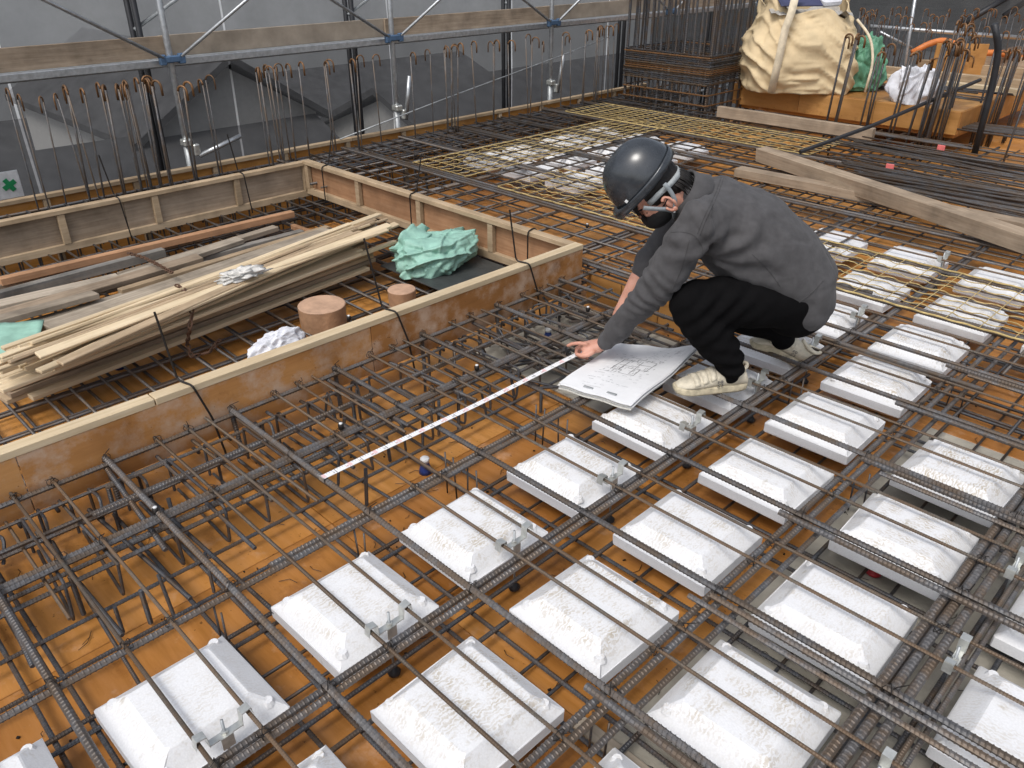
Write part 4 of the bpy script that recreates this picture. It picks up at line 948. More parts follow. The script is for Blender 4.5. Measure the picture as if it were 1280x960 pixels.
# bulk bag
bc = at(1003, 117, zt+.01); bc = Vector((bc.x-.30, bc.y+.36, zt+.01))
def bulk_bag():
    e = empty('bulk_bag', bc, 'large beige woven bulk bag full of rubble on the raised platform', 'bag'); m_ = 112; rows = 64
    W1, H1 = .50, .76; q = Quaternion((0, 0, 1), radians(38))
    mb = MB()
    for i in range(rows):
        t = i/(rows-1); z = H1*t
        for k in range(m_):
            a = 2*pi*k/m_; ca, sa = cos(a), sin(a); se = .45+.35*t
            x = math.copysign(abs(ca)**se, ca); y = math.copysign(abs(sa)**se, sa)
            bul = 1+.10*sin(pi*min(1, t*1.3))+.05*mnoise.noise(Vector((ca*1.5, sa*1.5, z*2)))-.10*max(0, t-.75)*4*(1 if True else 0)*.4
            wr = .07*max(0, 1-3.2*abs(mnoise.noise(Vector((x*1.1, y*1.1, z*7+2.5*x)))))-.05*max(0, 1-3.5*abs(mnoise.noise(Vector((x*2.6+5, y*2.6, z*3)))))+.05*mnoise.noise(Vector((x*2.2, y*2.2, z*4+9)))+.02*mnoise.noise(Vector((x*7, y*7, z*12)))
            top = 0
            back = max(0, (q @ Vector((x, y, 0))).dot(NH))
            if t > .6: top = (t-.6)/.4*(.40*min(1, back)**1.2+.05*sin(a*2+.6)+.05*sin(a*5+2)); bul -= .16*(t-.6)/.4*(1-.5*min(1, back))
            mb.v.append(bc+q @ Vector((x*W1*bul*(1+wr), y*W1*bul*(1+wr), z+top)))
    for i in range(rows-1):
        for k in range(m_): a = i*m_+k; b = i*m_+(k+1) % m_; mb.f.append((a, b, b+m_, a+m_))
    o = mb.build('bag_body', M['bulk_bag'], e, True); o.modifiers.new('t', 'SOLIDIFY').thickness = .006
    def P_(x, y, z): return bc+q @ Vector((x, y, z))
    # sling straps
    for sx in (-.45,):
        pts = [P_(sx*W1-.08, -W1*1.09, .02), P_(sx*W1-.06, -W1*1.12, .3), P_(sx*W1-.04, -W1*1.12, .6), P_(sx*W1, -W1*1.06, .74), P_(sx*W1+.02, -W1*.95, .84), P_(sx*W1+.10, -W1*.75, .86)]
        rbn = MB(); wv_ = q @ Vector((.036, 0, 0))
        for p in pts: rbn.v += [p+wv_+(q @ Vector((0, -.012, 0))), p-wv_+(q @ Vector((0, -.012, 0)))]
        for i in range(len(pts)-1): rbn.f.append((2*i, 2*i+1, 2*i+3, 2*i+2))
        ro = rbn.build('lifting_strap', M['bulk_strap'], e, True); ro.modifiers.new('t', 'SOLIDIFY').thickness = .006
    MB().tube(bendpath([P_(W1*.92, -W1*.5, .66), P_(W1*1.16, -W1*.8, .52), P_(W1*1.26, -W1*.95, .30), P_(W1*1.2, -W1*1.0, .03)], .2, 5), .013, 7).build('lifting_strap', M['bulk_strap'], e, True)
    top_ = MB(); 
    bmh = bmesh.new()
    for i in range(20):
        for j in range(20):
            x = (i/19-.5)*W1*1.55; y = (j/19-.5)*W1*1.55; bmh.verts.new(P_(x, y, .70+.09*mnoise.noise(Vector((x*5, y*5, 1)))+.05*mnoise.noise(Vector((x*14, y*14, 4)))))
    bmh.verts.ensure_lookup_table()
    for i in range(19):
        for j in range(19): a = i*20+j; bmh.faces.new([bmh.verts[q2] for q2 in (a, a+20, a+21, a+1)])
    me = bpy.data.meshes.new('rubble_fill'); bmh.to_mesh(me); bmh.free(); me.materials.append(M['rubble']); link('rubble_fill', me, e)
    for nm, mt, loc, sz, rz, lab in (('navy_board', 'navy_board', (-.12, -.30, .82), (.40, .22, .015), .1, 'dark blue board lying in the mouth of the bulk bag'), ('timber_offcut', 'wood_grey', (-.05, -.02, .90), (.55, .12, .05), -.35, 'grey timber offcut in the bulk bag'), ('plastic_scrap', 'white_cloth', (.20, -.12, .82), (.2, .16, .08), .3, 'white plastic scrap in the bulk bag')):
        o = tag(MB().cbox((0,0,0), sz, min(sz)*.3).build(nm, M[mt]), lab, 'debris'); o.location = P_(*loc); o.rotation_euler = (.32, J(.1), radians(38)+rz)
bulk_bag()
c = at(1068, 116, zt); sack('green_sack', 'green_bag_dark', (c.x-.02, c.y+.15, zt+.22), (.22, .22, .32), 5, 'dark green sack leaning against the beige bulk bag', 'sack', -.20, .16)
c = at(1128, 132, zt); sack('white_bag', 'white_cloth', (c.x, c.y+.2, zt+.13), (.24, .2, .22), 3, 'white plastic bag slumped on the orange platform', 'bag', -.12, .16)
# loose bars on and before the platform
lb = empty('loose_rebar_bundle', (-1.6, 6.6, .22), 'loose bundle of long dark bars lying across the mat by the timbers', 'rebar bundle')
for i in range(46):
    a = at(random.uniform(1030, 1090), random.uniform(170, 232), .232+.012*(i % 3)); ang = random.gauss(-.02, .07)
    L = random.uniform(2.5, 4.2); bar(lb, a, a+Vector((L*cos(ang), L*sin(ang), J(.01))), random.choice((.013, .016, .016)), False, 'steel')
for i in range(16):
    a = at(1110+i*1.5, 172+J(5), .25); bar(lb, a+Vector((-.2, .9, .0)), a+Vector((2.8, .75+i*.03, .02)), .016, False, 'steel')
lb2 = empty('loose_rebar_bundle', (-3, 9.2, .42), 'short loose bars lying on the raised platform behind the white bag', 'rebar bundle')
for i in range(22):
    x = random.uniform(PX0+1.0, PX1-.9); yv = FY+random.uniform(.55, 1.15); bar(lb2, (x, yv, zt+.02+.01*(i % 3)), (x+random.uniform(.5, 1.1), yv+J(.15), zt+.02+.01*(i % 3)), .013, False, 'steel_dark')
# slanting angle bar and leaning pipe
tag(MB().tube([at(1000, 190, .24), at(1088, 158, .40), at(1225, 100, .62)], .018, 6).build('slanting_bar', M['dark_pipe']), 'long dark bar slanting from the walkway mesh up over the platform', 'bar')
q0 = at(1218, 192, .21); tag(MB().tube(bendpath([q0, atD(1240, 110, q0.dot(NH)), atD(1249, 62, q0.dot(NH)), atD(1243, 30, q0.dot(NH))], .15, 4), .026, 10).build('bent_pipe', M['dark_pipe'], None, True), 'thick dark bent pipe standing upright among the starter bars', 'pipe')
GH = 'hooked starter bars on the slab near the platform'; GL = 'dark upright starter bar with hooked top standing by the raised platform'
for bx, by, tx, ty, n in ((1030, 165, 1046, 40, 2), (1036, 165, 1054, 42, 2), (1072, 165, 1080, 62, 1), (1135, 170, 1152, 70, 2), (1145, 168, 1160, 66, 2), (1152, 172, 1172, 55, 4), (1160, 172, 1178, 52, 4), (1172, 168, 1186, 60, 2), (1180, 166, 1196, 65, 2), (1222, 160, 1246, 60, 3), (1232, 158, 1256, 58, 3), (1245, 150, 1265, 58, 3), (1255, 200, 1262, 80, 1), (1165, 170, 1182, 30, 4), (1176, 168, 1190, 44, 3), (1148, 172, 1164, 48, 3), (1240, 156, 1262, 36, 4), (1262, 150, 1276, 50, 3), (1086, 160, 1094, 58, 2), (1112, 164, 1122, 62, 2)):
    for i in range(n):
        p = at(bx+J(4), by+J(3), .2); t = atD(tx+J(4), ty+J(5), p.dot(NH)+J(.1))
        hooked(p.x, p.y, .0, t.z, random.choice((.013, .016, .019)), random.choice((0, pi/2, .8, -.6)), 'steel_dark', (J(.04)+.03, J(.05)+.03), GL, GH)
GH2 = 'hooked starter bars in the far background'; GL2 = 'distant hooked starter bar in front of the far corner sheet'
for i in range(46):
    tx = random.uniform(1055, 1279); d_ = random.choice((10.8, 12.0, 12.6)); t = atD(tx, random.uniform(6, 40) if d_ < 12 else random.uniform(8, 30), d_); hooked(t.x, t.y, .1, t.z, .013, random.choice((0, .8, 1.6)), 'steel_dark', (J(.04), J(.04)), GL2, GH2)
# orange hose
hp = [atD(1140, 66, 10.0), atD(1162, 54, 10.0), atD(1180, 50, 10.0), atD(1196, 56, 10.0), atD(1212, 62, 10.0), atD(1228, 66, 9.9), atD(1250, 66, 9.9), atD(1290, 76, 9.9)]
tag(MB().tube(bendpath(hp, .2, 4), .035, 10).build('hose', M['hose'], None, True), 'thick orange hose draped over timber beyond the platform', 'hose')
tag(MB().tube([atD(1088, 33, 13.5), atD(1290, 48, 13.0)], .03, 8).build('scaffold_rail', M['galv'], None, True), 'pale horizontal pipe in front of the far corner sheet', 'pipe')
tag(MB().tube([atD(1100, 40, 13.4), atD(1140, 60, 13.4)], .022, 8).build('scaffold_brace', M['galv'], None, True), 'short slanting pipe below the pale horizontal pipe', 'pipe')
for bx, tx in ((1138, 1150),):
    b_ = atD(bx, 70, 13.2); t = atD(tx, -40, 13.2); tag(MB().tube([b_-Vector((0,0,1)), t], .026, 10).build('scaffold_upright', M['galv'], None, True), 'galvanised upright pipe behind the platform hooks', 'pipe')
for a, b_ in (((1200, 32), (1262, -5)), ((1255, 20), (1300, -10))):
    tag(MB().tube([atD(*a, 14.5), atD(*b_, 14.5)], .05, 8).build('diagonal_pipe', M['dark_pipe'], None, True), 'dark diagonal pipe against the far corner sheet', 'pipe', 'dark diagonal pipes at the far corner')
# wire offcuts and sawdust scraps dropped on the deck
of = MB(); ro = random.Random(8)
for i in range(260):
    x, y = ro.uniform(-2.5, .6), ro.uniform(-.3, 3.6); a = ro.uniform(0, 6.28); L = ro.uniform(.015, .06); z = .0045 if x < GX0 or not GY0 < y < GY1 else .003
    of.tube([(x, y, z), (x+L*.5*cos(a), y+L*.5*sin(a), z+ro.uniform(0, .006)), (x+L*cos(a+.4), y+L*sin(a+.4), z)], .0011, 4)
for i in range(160):
    x, y = ro.uniform(-2.5, .6), ro.uniform(-.3, 3.6); of.box((x, y, .004), (ro.uniform(.003, .012), ro.uniform(.003, .008), .004), Quaternion((0,0,1), ro.uniform(0, 3)).to_matrix())
tag(of.build('wire_offcuts', M['wire']), 'tiny wire offcuts and scraps scattered over the orange deck', 'offcuts', None, 'stuff')
# ---------------------------------------------------------------- the crouching worker
SD = -NH                                   # towards the camera side (the worker's left)
def ell_loft(mb, secs, n=20, caps=True):
    """secs: (centre, half size in the picture plane, half size in depth); rounded ends"""
    secs = [(Vector(c), a, b) for c, a, b in secs]
    if caps:
        d0 = (secs[0][0]-secs[1][0]).normalized(); d1 = (secs[-1][0]-secs[-2][0]).normalized()
        c, a, b = secs[0]; h = [(c+d0*min(a, b)*sin(t), a*cos(t), b*cos(t)) for t in (1.45, 1.1, .75, .38)]
        c, a, b = secs[-1]; g = [(c+d1*min(a, b)*sin(t), a*cos(t), b*cos(t)) for t in (.38, .75, 1.1, 1.45)]
        secs = h+secs+g
    o = len(mb.v)
    for i, (c, a, b) in enumerate(secs):
        t = (secs[min(i+1, len(secs)-1)][0]-secs[max(i-1, 0)][0]).normalized()
        e = (SD-t*SD.dot(t)); e = e.normalized() if e.length > .05 else CR.copy(); u = t.cross(e).normalized()
        for k in range(n):
            an = 2*pi*k/n; mb.v.append(c+u*cos(an)*a+e*sin(an)*b)
    m_ = len(secs)
    for i in range(m_-1):
        for k in range(n): a = o+i*n+k; b = o+i*n+(k+1) % n; mb.f.append((a, b, b+n, a+n))
    mb.f.append(tuple(o+k for k in range(n-1, -1, -1))); mb.f.append(tuple(o+(m_-1)*n+k for k in range(n)))
def ellipsoid(mb, c, ax, r, n=16, m_=10):
    c = Vector(c); o = len(mb.v)
    for i in range(1, m_):
        t = pi*i/m_
        for k in range(n):
            a = 2*pi*k/n; mb.v.append(c+ax[0]*r[0]*sin(t)*cos(a)+ax[1]*r[1]*sin(t)*sin(a)+ax[2]*r[2]*cos(t))
    for i in range(m_-2):
        for k in range(n): a = o+i*n+k; b = o+i*n+(k+1) % n; mb.f.append((a, a+n, b+n, b))
    mb.f.append(tuple(o+k for k in range(n))); mb.f.append(tuple(o+(m_-2)*n+k for k in range(n-1, -1, -1)))
def remesh(mb, name, mat, voxel, smooth=6, parent=None, disp=None, fac=.5):
    o = mb.build(name, M[mat]); bm = bmesh.new(); bm.from_mesh(o.data); bmesh.ops.recalc_face_normals(bm, faces=bm.faces); bm.to_mesh(o.data); bm.free()
    r = o.modifiers.new('r', 'REMESH'); r.mode = 'VOXEL'; r.voxel_size = voxel
    s_ = o.modifiers.new('s', 'SMOOTH'); s_.iterations = smooth; s_.factor = fac
    dg = bpy.context.evaluated_depsgraph_get(); me = bpy.data.meshes.new_from_object(o.evaluated_get(dg)); bpy.data.objects.remove(o)
    if disp:
        nr = [v.normal.copy() for v in me.vertices]
        for v, nn in zip(me.vertices, nr): v.co = v.co+nn*disp(v.co, nn)
    me.materials.clear(); me.materials.append(M[mat]); me.polygons.foreach_set('use_smooth', [True]*len(me.polygons)); me.name = name; me.update()
    return link(name, me, parent)
def fabric(key, col, weave=900, fold=14, k=.25):
    m, nt, b = mat_new(key); v = coords(nt, rnd=False); f = noise(nt, v, 26, 5, .6); f2 = noise(nt, v, weave, 2); f3 = noise(nt, v, fold, 4, .55)
    nt.links.new(mix(nt, .18, ramp(nt, f, [(.3, tuple(c*.78 for c in col)), (.7, tuple(c*1.2 for c in col))]), ramp(nt, f2, [(.3, tuple(c*.7 for c in col)), (.7, tuple(c*1.3 for c in col))])), b.inputs['Base Color'])
    b.inputs['Roughness'].default_value = .9; b.inputs['Specular IOR Level'].default_value = .12
    try: b.inputs['Sheen Weight'].default_value = .08
    except KeyError: pass
    a = nt.nodes.new('ShaderNodeMath'); a.operation = 'MULTIPLY_ADD'; nt.links.new(f2, a.inputs[0]); a.inputs[1].default_value = .12; nt.links.new(f3, a.inputs[2])
    bump(nt, b, a.outputs[0], k, .012); M[key] = m
fabric('jacket', (.080, .078, .081)); fabric('jacket_seam', (.062, .060, .062)); fabric('trousers', (.0055, .0053, .0058), fold=10); M['trousers'].node_tree.nodes['Principled BSDF'].inputs['Sheen Weight'].default_value = 0; M['trousers'].node_tree.nodes['Principled BSDF'].inputs['Specular IOR Level'].default_value = .06
m_, nt_, b_ = mat_new('skin'); vv = coords(nt_, rnd=False); nt_.links.new(ramp(nt_, noise(nt_, vv, 22, 4), [(.3, (.50,.235,.165)), (.7, (.62,.325,.24))]), b_.inputs['Base Color']); b_.inputs['Roughness'].default_value = .5
b_.inputs['Subsurface Weight'].default_value = .12; b_.inputs['Subsurface Radius'].default_value = (.01, .004, .002); bump(nt_, b_, noise(nt_, vv, 240, 3), .12, .002); M['skin'] = m_
m_, nt_, b_ = mat_new('helmet'); vv = coords(nt_, rnd=False); nt_.links.new(ramp(nt_, noise(nt_, vv, 30, 5), [(.3, (.024,.028,.034)), (.7, (.038,.044,.052))]), b_.inputs['Base Color'])
nt_.links.new(ramp(nt_, noise(nt_, vv, 18, 6, .7), [(.35, (.20,)*3), (.75, (.38,)*3)]), b_.inputs['Roughness']); b_.inputs['Specular IOR Level'].default_value = .6; b_.inputs['Coat Weight'].default_value = .25; b_.inputs['Coat Roughness'].default_value = .15; M['helmet'] = m_
simple('shoe_leather', (.62,.56,.44), .6, var=.3, nscale=30, bumpk=.25, bscale=140); simple('shoe_sole', (.55,.48,.34), .75, var=.35, nscale=40, bumpk=.3)
simple('harness', (.36,.39,.40), .6, var=.2, nscale=60)

person = empty('person', (-1.35, 2.55, .22), 'crouching worker in grey jacket, black trousers, mask and dark helmet holding the tape', 'person')
P = atD
# head frame
U = (CR*-.80+Vector((0,0,1))*.62).normalized(); Fw = (CR*-.62-Vector((0,0,1))*.80); Fw = (Fw-U*Fw.dot(U)).normalized()
HC = P(809, 232, 2.85)
def hp(f, u, s): return HC+Fw*f+U*u+SD*s
AX = (Fw, SD, U)
body = MB()
ellipsoid(body, hp(-.008, -.005, 0), AX, (.098, .077, .098), 20, 14)      # skull
ellipsoid(body, hp(.022, -.075, 0), AX, (.068, .062, .062))              # face
ellipsoid(body, hp(.042, -.112, 0), AX, (.042, .040, .030))              # chin
ellipsoid(body, hp(.090, -.062, 0), AX, (.018, .011, .022), 10, 8)       # nose
ellipsoid(body, hp(.074, -.025, .0), AX, (.016, .050, .012), 12, 8)      # brow
ellipsoid(body, hp(.062, -.058, .034), AX, (.022, .018, .016), 10, 8); ellipsoid(body, hp(.062, -.058, -.034), AX, (.022, .018, .016), 10, 8)
ell_loft(body, [(hp(-.02, -.05, 0), .058, .058), (hp(-.03, -.10, 0), .056, .056), (P(856, 252, 2.87), .060, .064), (P(874, 262, 2.88), .075, .10), (P(905, 276, 2.88), .10, .15), (P(950, 306, 2.88), .11, .14), (P(995, 348, 2.89), .11, .14)])
shL, elL, wrL = P(874, 277, 2.69), P(817, 364, 2.75), P(755, 429, 2.905)
shR, elR, wrR = P(862, 272, 3.06), P(810, 330, 3.02), P(773, 394, 2.98)
ell_loft(body, [(P(895, 276, 2.82), .06, .06), (shL, .05, .05), ((shL+elL)/2, .043, .043), (elL, .038, .038), (elL.lerp(wrL, .3), .040, .038), (elL.lerp(wrL, .75), .030, .028), (wrL, .025, .027)])
ell_loft(body, [(P(890, 274, 2.95), .06, .06), (shR, .05, .05), ((shR+elR)/2, .043, .043), (elR, .039, .039), (elR.lerp(wrR, .3), .040, .038), (elR.lerp(wrR, .75), .030, .028), (wrR, .025, .027)])
# hands: palm plus five separate fingers
HD = 2.925
def fing(pts, r0, r1): n = len(pts); ell_loft(body, [(p, r0+(r1-r0)*i/(n-1), r0+(r1-r0)*i/(n-1)) for i, p in enumerate(pts)], 10)
ell_loft(body, [(wrL, .024, .027), (P(748, 432, HD-.012), .027, .036), (P(738, 434, HD-.012), .026, .040), (P(731, 434, HD-.012), .019, .038)], 14)
fing([P(733, 430, HD-.035), P(724, 429, HD-.035), P(716, 429.5, HD-.025), P(710, 432, HD-.018)], .0098, .0078)          # index, along the tape
fing([P(741, 440, HD-.052), P(735, 444, HD-.058), P(727, 444.5, HD-.050), P(721, 443, HD-.036)], .0115, .0088)            # thumb
fing([P(730, 432, HD-.012), P(721, 435, HD-.008), P(720, 442, HD-.012), P(726, 445, HD-.016)], .0098, .0080)
fing([P(731, 434, HD+.010), P(723, 439, HD+.012), P(724, 446, HD+.004), P(730, 447, HD-.004)], .0095, .0076)
fing([P(734, 436, HD+.030), P(728, 441, HD+.030), P(729, 447, HD+.022), P(734, 448, HD+.014)], .0085, .0070)
HR = 2.955
ell_loft(body, [(wrR, .024, .027), (P(772, 406, HR), .026, .036), (P(766, 414, HR), .024, .038), (P(763, 419, HR), .018, .036)], 14)
for i in range(4):
    d_ = HR-.030+.021*i; fing([P(764, 417, d_), P(758, 423, d_), P(757, 430, d_), P(761, 434, d_)], .0092, .0074)
fing([P(770, 409, HR-.045), P(763, 412, HR-.058), P(758, 417, HR-.056)], .0105, .0085)
# legs inside the trousers, down into the shoes
hiL, knL, anL = P(985, 372, 2.80), P(862, 380, 2.71), P(914, 455, 2.715)
hiR, knR, anR = P(988, 374, 3.00), P(884, 376, 3.06), P(980, 414, 3.05)
for h_, k_, a_ in ((hiL, knL, anL), (hiR, knR, anR)):
    ell_loft(body, [(h_, .07, .07), (h_.lerp(k_, .5), .06, .06), (k_, .05, .05)]); ell_loft(body, [(k_, .05, .05), (k_.lerp(a_, .35), .05, .046), (a_, .033, .033), (a_-Vector((0,0,.05)), .035, .033)])
ellipsoid(body, P(990, 366, 2.9), (CR, SD, Vector((0,0,1))), (.11, .15, .12))
bo = remesh(body, 'body', 'skin', .0052, 3, person)
# ear (left one shows)
er = MB(); ec = hp(-.014, -.080, .076)
pts = [ec+(Fw*(.017*cos(t)+.004)+U*.030*sin(t))+SD*(.010+.004*cos(t*2)) for t in [i*2*pi/18*.86+.9 for i in range(19)]]
er.tube(pts, [.0055+.001*sin(i) for i in range(19)], 8); ellipsoid(er, ec+SD*.0-U*.002, AX, (.016, .008, .027), 12, 8); ellipsoid(er, ec-U*.028+SD*.008+Fw*.004, AX, (.009, .007, .010), 10, 8)
er.build('ear', M['skin'], person, True)
# eye: lid line and lashes, brow
ey = MB(); ey.tube([hp(.078, -.052, .030), hp(.074, -.0535, .040), hp(.066, -.052, .049)], .0022, 6); ey.tube([hp(.088, -.030, .022), hp(.083, -.026, .038), hp(.070, -.028, .052)], .0032, 6); ey.build('eyelashes', M['hair'], person, True)
# face mask
mk = MB(); ellipsoid(mk, hp(.040, -.098, 0), AX, (.074, .066, .050), 24, 16); ellipsoid(mk, hp(.082, -.082, 0), AX, (.030, .030, .032), 16, 10)
mo = remesh(mk, 'face_mask', 'mask', .006, 8, person)
MB().tube([hp(.02, -.075, .069), hp(.0, -.070, .078), hp(-.02, -.062, .083)], .0028, 6).tube([hp(.02, -.115, .060), hp(-.005, -.11, .072), hp(-.024, -.10, .080)], .0028, 6).build('mask_loop', M['mask'], mo, True)
# hair
ha = MB(); ellipsoid(ha, hp(-.020, -.004, 0), AX, (.098, .083, .098), 24, 16); ellipsoid(ha, hp(-.060, -.045, 0), AX, (.056, .070, .068), 16, 12); ellipsoid(ha, hp(.010, -.030, .055), AX, (.030, .026, .034), 12, 8)
hr = remesh(ha, 'hair', 'hair', .006, 4, person, lambda p, n: .004*mnoise.noise(Vector((p.x*120, p.y*120, p.z*40))))
st = MB(); rs = random.Random(5)
for i in range(34):
    s0 = rs.uniform(-.06, .045); f0 = .092-abs(s0)*.35; l = rs.uniform(.025, .055)
    st.tube([hp(f0-.012, .0, s0), hp(f0+.006, -.02, s0*1.02), hp(f0+.010+rs.uniform(-.004, .006), -.02-l, s0+rs.uniform(-.006, .006))], [.0022, .0019, .0006], 4)
for i in range(60):
    a = rs.uniform(2.0, 4.3); s0 = .074*sin(a); f0 = -.03+.085*cos(a); st.tube([hp(f0, -.04, s0), hp(f0*1.06-.003, -.075, s0*1.03), hp(f0*1.04, -.10-rs.uniform(0, .03), s0)], [.003, .0026, .0008], 4)
tag(st.build('hair_strands', M['hair'], hr, True), kind='stuff')
# helmet
he = empty('helmet_group', HC, None, None) if False else None
def helmet():
    mb = MB(); n, m2 = 48, 16; a0, b0, h0 = .133, .109, .134; zb = .004
    for i in range(m2+1):
        t = (pi/2)*i/m2
        for k in range(n):
            an = 2*pi*k/n; r_ = cos(t)**.82 if i < m2 else .001; x = a0*cos(an)*r_; y = b0*sin(an)*r_; z = zb+h0*sin(t)
            if i < 3: x *= 1.012; y *= 1.012
            if 3 <= i < m2-1 and abs(sin(an)) < .35: z += .003*(1-(abs(sin(an))/.35)**2)
            mb.v.append(hp(x-.010, z+.030, y))
    for i in range(m2):
        for k in range(n): a = i*n+k; b = i*n+(k+1) % n; mb.f.append((a, b, b+n, a+n))
    sh = mb.build('helmet_shell', M['helmet'], person, True); sol = sh.modifiers.new('t', 'SOLIDIFY'); sol.thickness = .004; sol.offset = -1
    rim = MB(); pr = [(1.0, .006), (1.045, .010), (1.055, .003), (1.05, -.018), (1.01, -.020), (1.0, -.010)]
    o = 0
    for (k_, z) in pr:
        for k in range(n):
            an = 2*pi*k/n; fwd = max(0, cos(an)); ext = .024*fwd**3 if k_ > 1.0 else .0; drop = -.014*fwd**3*(1 if k_ > 1.0 else .0)
            rim.v.append(hp(a0*k_*cos(an)-.010+ext, z+.030+drop*.9, b0*k_*sin(an)))
    for i in range(len(pr)):
        for k in range(n): a = i*n+k; b = i*n+(k+1) % n; j = (i+1) % len(pr); rim.f.append((a, b, j*n+(k+1) % n, j*n+k))
    rim.build('helmet_rim', M['helmet'], person, True)
    hb = MB(); pts = [hp(-.014+.104*cos(a), -.026-.022*max(0, -cos(a)), .089*sin(a)) for a in [radians(60)+radians(240)*i/28 for i in range(29)]]
    for dz in (0,): 
        o = len(hb.v)
        for p in pts: hb.v += [p+U*.010, p-U*.010]
        for i in range(28): hb.f.append((o+2*i, o+2*i+1, o+2*i+3, o+2*i+2))
    hbo = hb.build('head_band', M['harness'], person, True); hbo.modifiers.new('t', 'SOLIDIFY').thickness = .004
    def ribbon(pts, w_, nm, side=None):
        pts = bendpath(pts, .02, 4); mb2 = MB()
        for i, p in enumerate(pts):
            t = (pts[min(i+1, len(pts)-1)]-pts[max(0, i-1)]).normalized(); c_ = t.cross(SD).normalized()*w_; mb2.v += [p+c_, p-c_]
        for i in range(len(pts)-1): mb2.f.append((2*i, 2*i+1, 2*i+3, 2*i+2))
        o = mb2.build(nm, M['strap'], person, True); o.modifiers.new('t', 'SOLIDIFY').thickness = .0025; return o
    ribbon([hp(.055, -.012, .100), hp(.030, -.055, .092), hp(.010, -.085, .086), hp(.002, -.110, .078)], .0075, 'chin_strap')
    ribbon([hp(-.052, -.012, .098), hp(-.046, -.050, .094), hp(-.030, -.090, .090), hp(-.000, -.112, .078)], .0075, 'chin_strap')
    ribbon([hp(.002, -.108, .078), hp(.014, -.130, .058), hp(.03, -.150, .02), hp(.03, -.152, -.02)], .0065, 'chin_strap')
    bt = MB(); ellipsoid(bt, hp(.000, -.113, .082), AX, (.006, .004, .006), 10, 8); bt.build('strap_button', M['white_plastic'], person, True)
    lt = MB().cbox((0,0,0), (.014, .004, .022), .001); lo = lt.build('helmet_sticker', M['white_plastic'], person); lo.location = hp(.076, .046, .088); lo.rotation_mode = 'QUATERNION'; lo.rotation_quaternion = Matrix((Fw, SD, U)).transposed().to_quaternion(); lo.matrix_parent_inverse = Matrix.Translation(-person.location); lo.scale = (.7, .5, .5)
helmet()
# jacket
jk = MB()
ell_loft(jk, [(P(858, 244, 2.87), .070, .080), (P(866, 252, 2.87), .090, .125), (P(880, 262, 2.88), .125, .175), (P(905, 276, 2.88), .160, .205), (P(938, 299, 2.88), .176, .205), (P(970, 326, 2.885), .170, .200), (P(996, 352, 2.89), .152, .195), (P(1000, 372, 2.89), .120, .19)], 32)
sl = lambda a, b, t: a.lerp(b, t)
ell_loft(jk, [(P(900, 274, 2.80), .10, .08), (shL+CR*.01, .090, .072), (sl(shL, elL, .35), .078, .066), (sl(shL, elL, .7), .072, .062), (elL+CR*.005, .070, .060), (sl(elL, wrL, .35), .058, .052), (sl(elL, wrL, .65), .050, .049), (sl(elL, wrL, .93), .041, .043)], 24)
ell_loft(jk, [(P(892, 272, 2.96), .10, .08), (shR, .088, .070), (sl(shR, elR, .5), .074, .062), (elR, .064, .058), (sl(elR, wrR, .12), .054, .05)], 24)
axT = (P(996, 352, 2.89)-P(880, 262, 2.88)).normalized(); axA = (elL-shL).normalized(); axF = (wrL-elL).normalized()
def jdisp(p, n):
    k = .0
    q = p-P(930, 300, 2.88); t = q.dot(axT); s_ = q.dot(SD); r_ = q.dot(axT.cross(SD))
    k += .011*mnoise.noise(Vector((t*4+r_*9, r_*13-t*4, s_*5)))                     # long diagonal drag folds
    k += .003*mnoise.noise(p*24)
    nz = mnoise.noise(Vector((t*2.2+r_*3.0, r_*11-t*7, s_*4))); k -= .0035*max(0, 1-abs(nz)*6)
    nz = mnoise.noise(Vector((t*6, r_*5+t*2, s_*9+3))); k -= .0025*max(0, 1-abs(nz)*7)
    d1 = (p-elL).length; w1 = math.exp(-(d1/.13)**2); u = (p-elL).dot(axA+axF*.6)
    k += w1*.0055*sin(u*80+4*mnoise.noise(p*9)); d2 = (p-P(868, 318, 2.72)).length; w2 = math.exp(-(d2/.12)**2); k += w2*.010*sin((p-shL).dot(CR*.6-Vector((0,0,1)))*80+5*mnoise.noise(p*7))
    ua = p-P(884, 326, 2.72); ur, uu = ua.dot(CR), ua.z; dd = sqrt(ur*ur+uu*uu); th = math.atan2(uu, ur)
    if ur > -.02: k += .0065*sin(th*11+2.5*mnoise.noise(p*6))*math.exp(-((dd-.16)/.13)**2)*min(1, dd/.05)
    dw = (p-wrL).length; k += math.exp(-(dw/.12)**2)*.0025*sin(p.dot(axF)*120)
    return k
jo = remesh(jk, 'jacket', 'jacket', .0075, 7, person, jdisp)
def seam_on(obj, pts, r, name):
    """lay a seam tube on the surface of obj along a guide line seen from the side"""
    dg = bpy.context.evaluated_depsgraph_get(); out = []
    bpy.context.view_layer.update()
    from mathutils.bvhtree import BVHTree
    bv = BVHTree.FromPolygons([tuple(v.co) for v in obj.data.vertices], [tuple(p.vertices) for p in obj.data.polygons])
    for (x, y) in pts:
        d = ray(x, y).normalized(); h_ = bv.ray_cast(Vector((0,0,CAMZ)), d)
        if h_[0] is not None: out.append(h_[0]+h_[1]*.0005)
    if len(out) > 2: MB().tube(out, r, 5).build(name, M['jacket_seam'], obj, True)
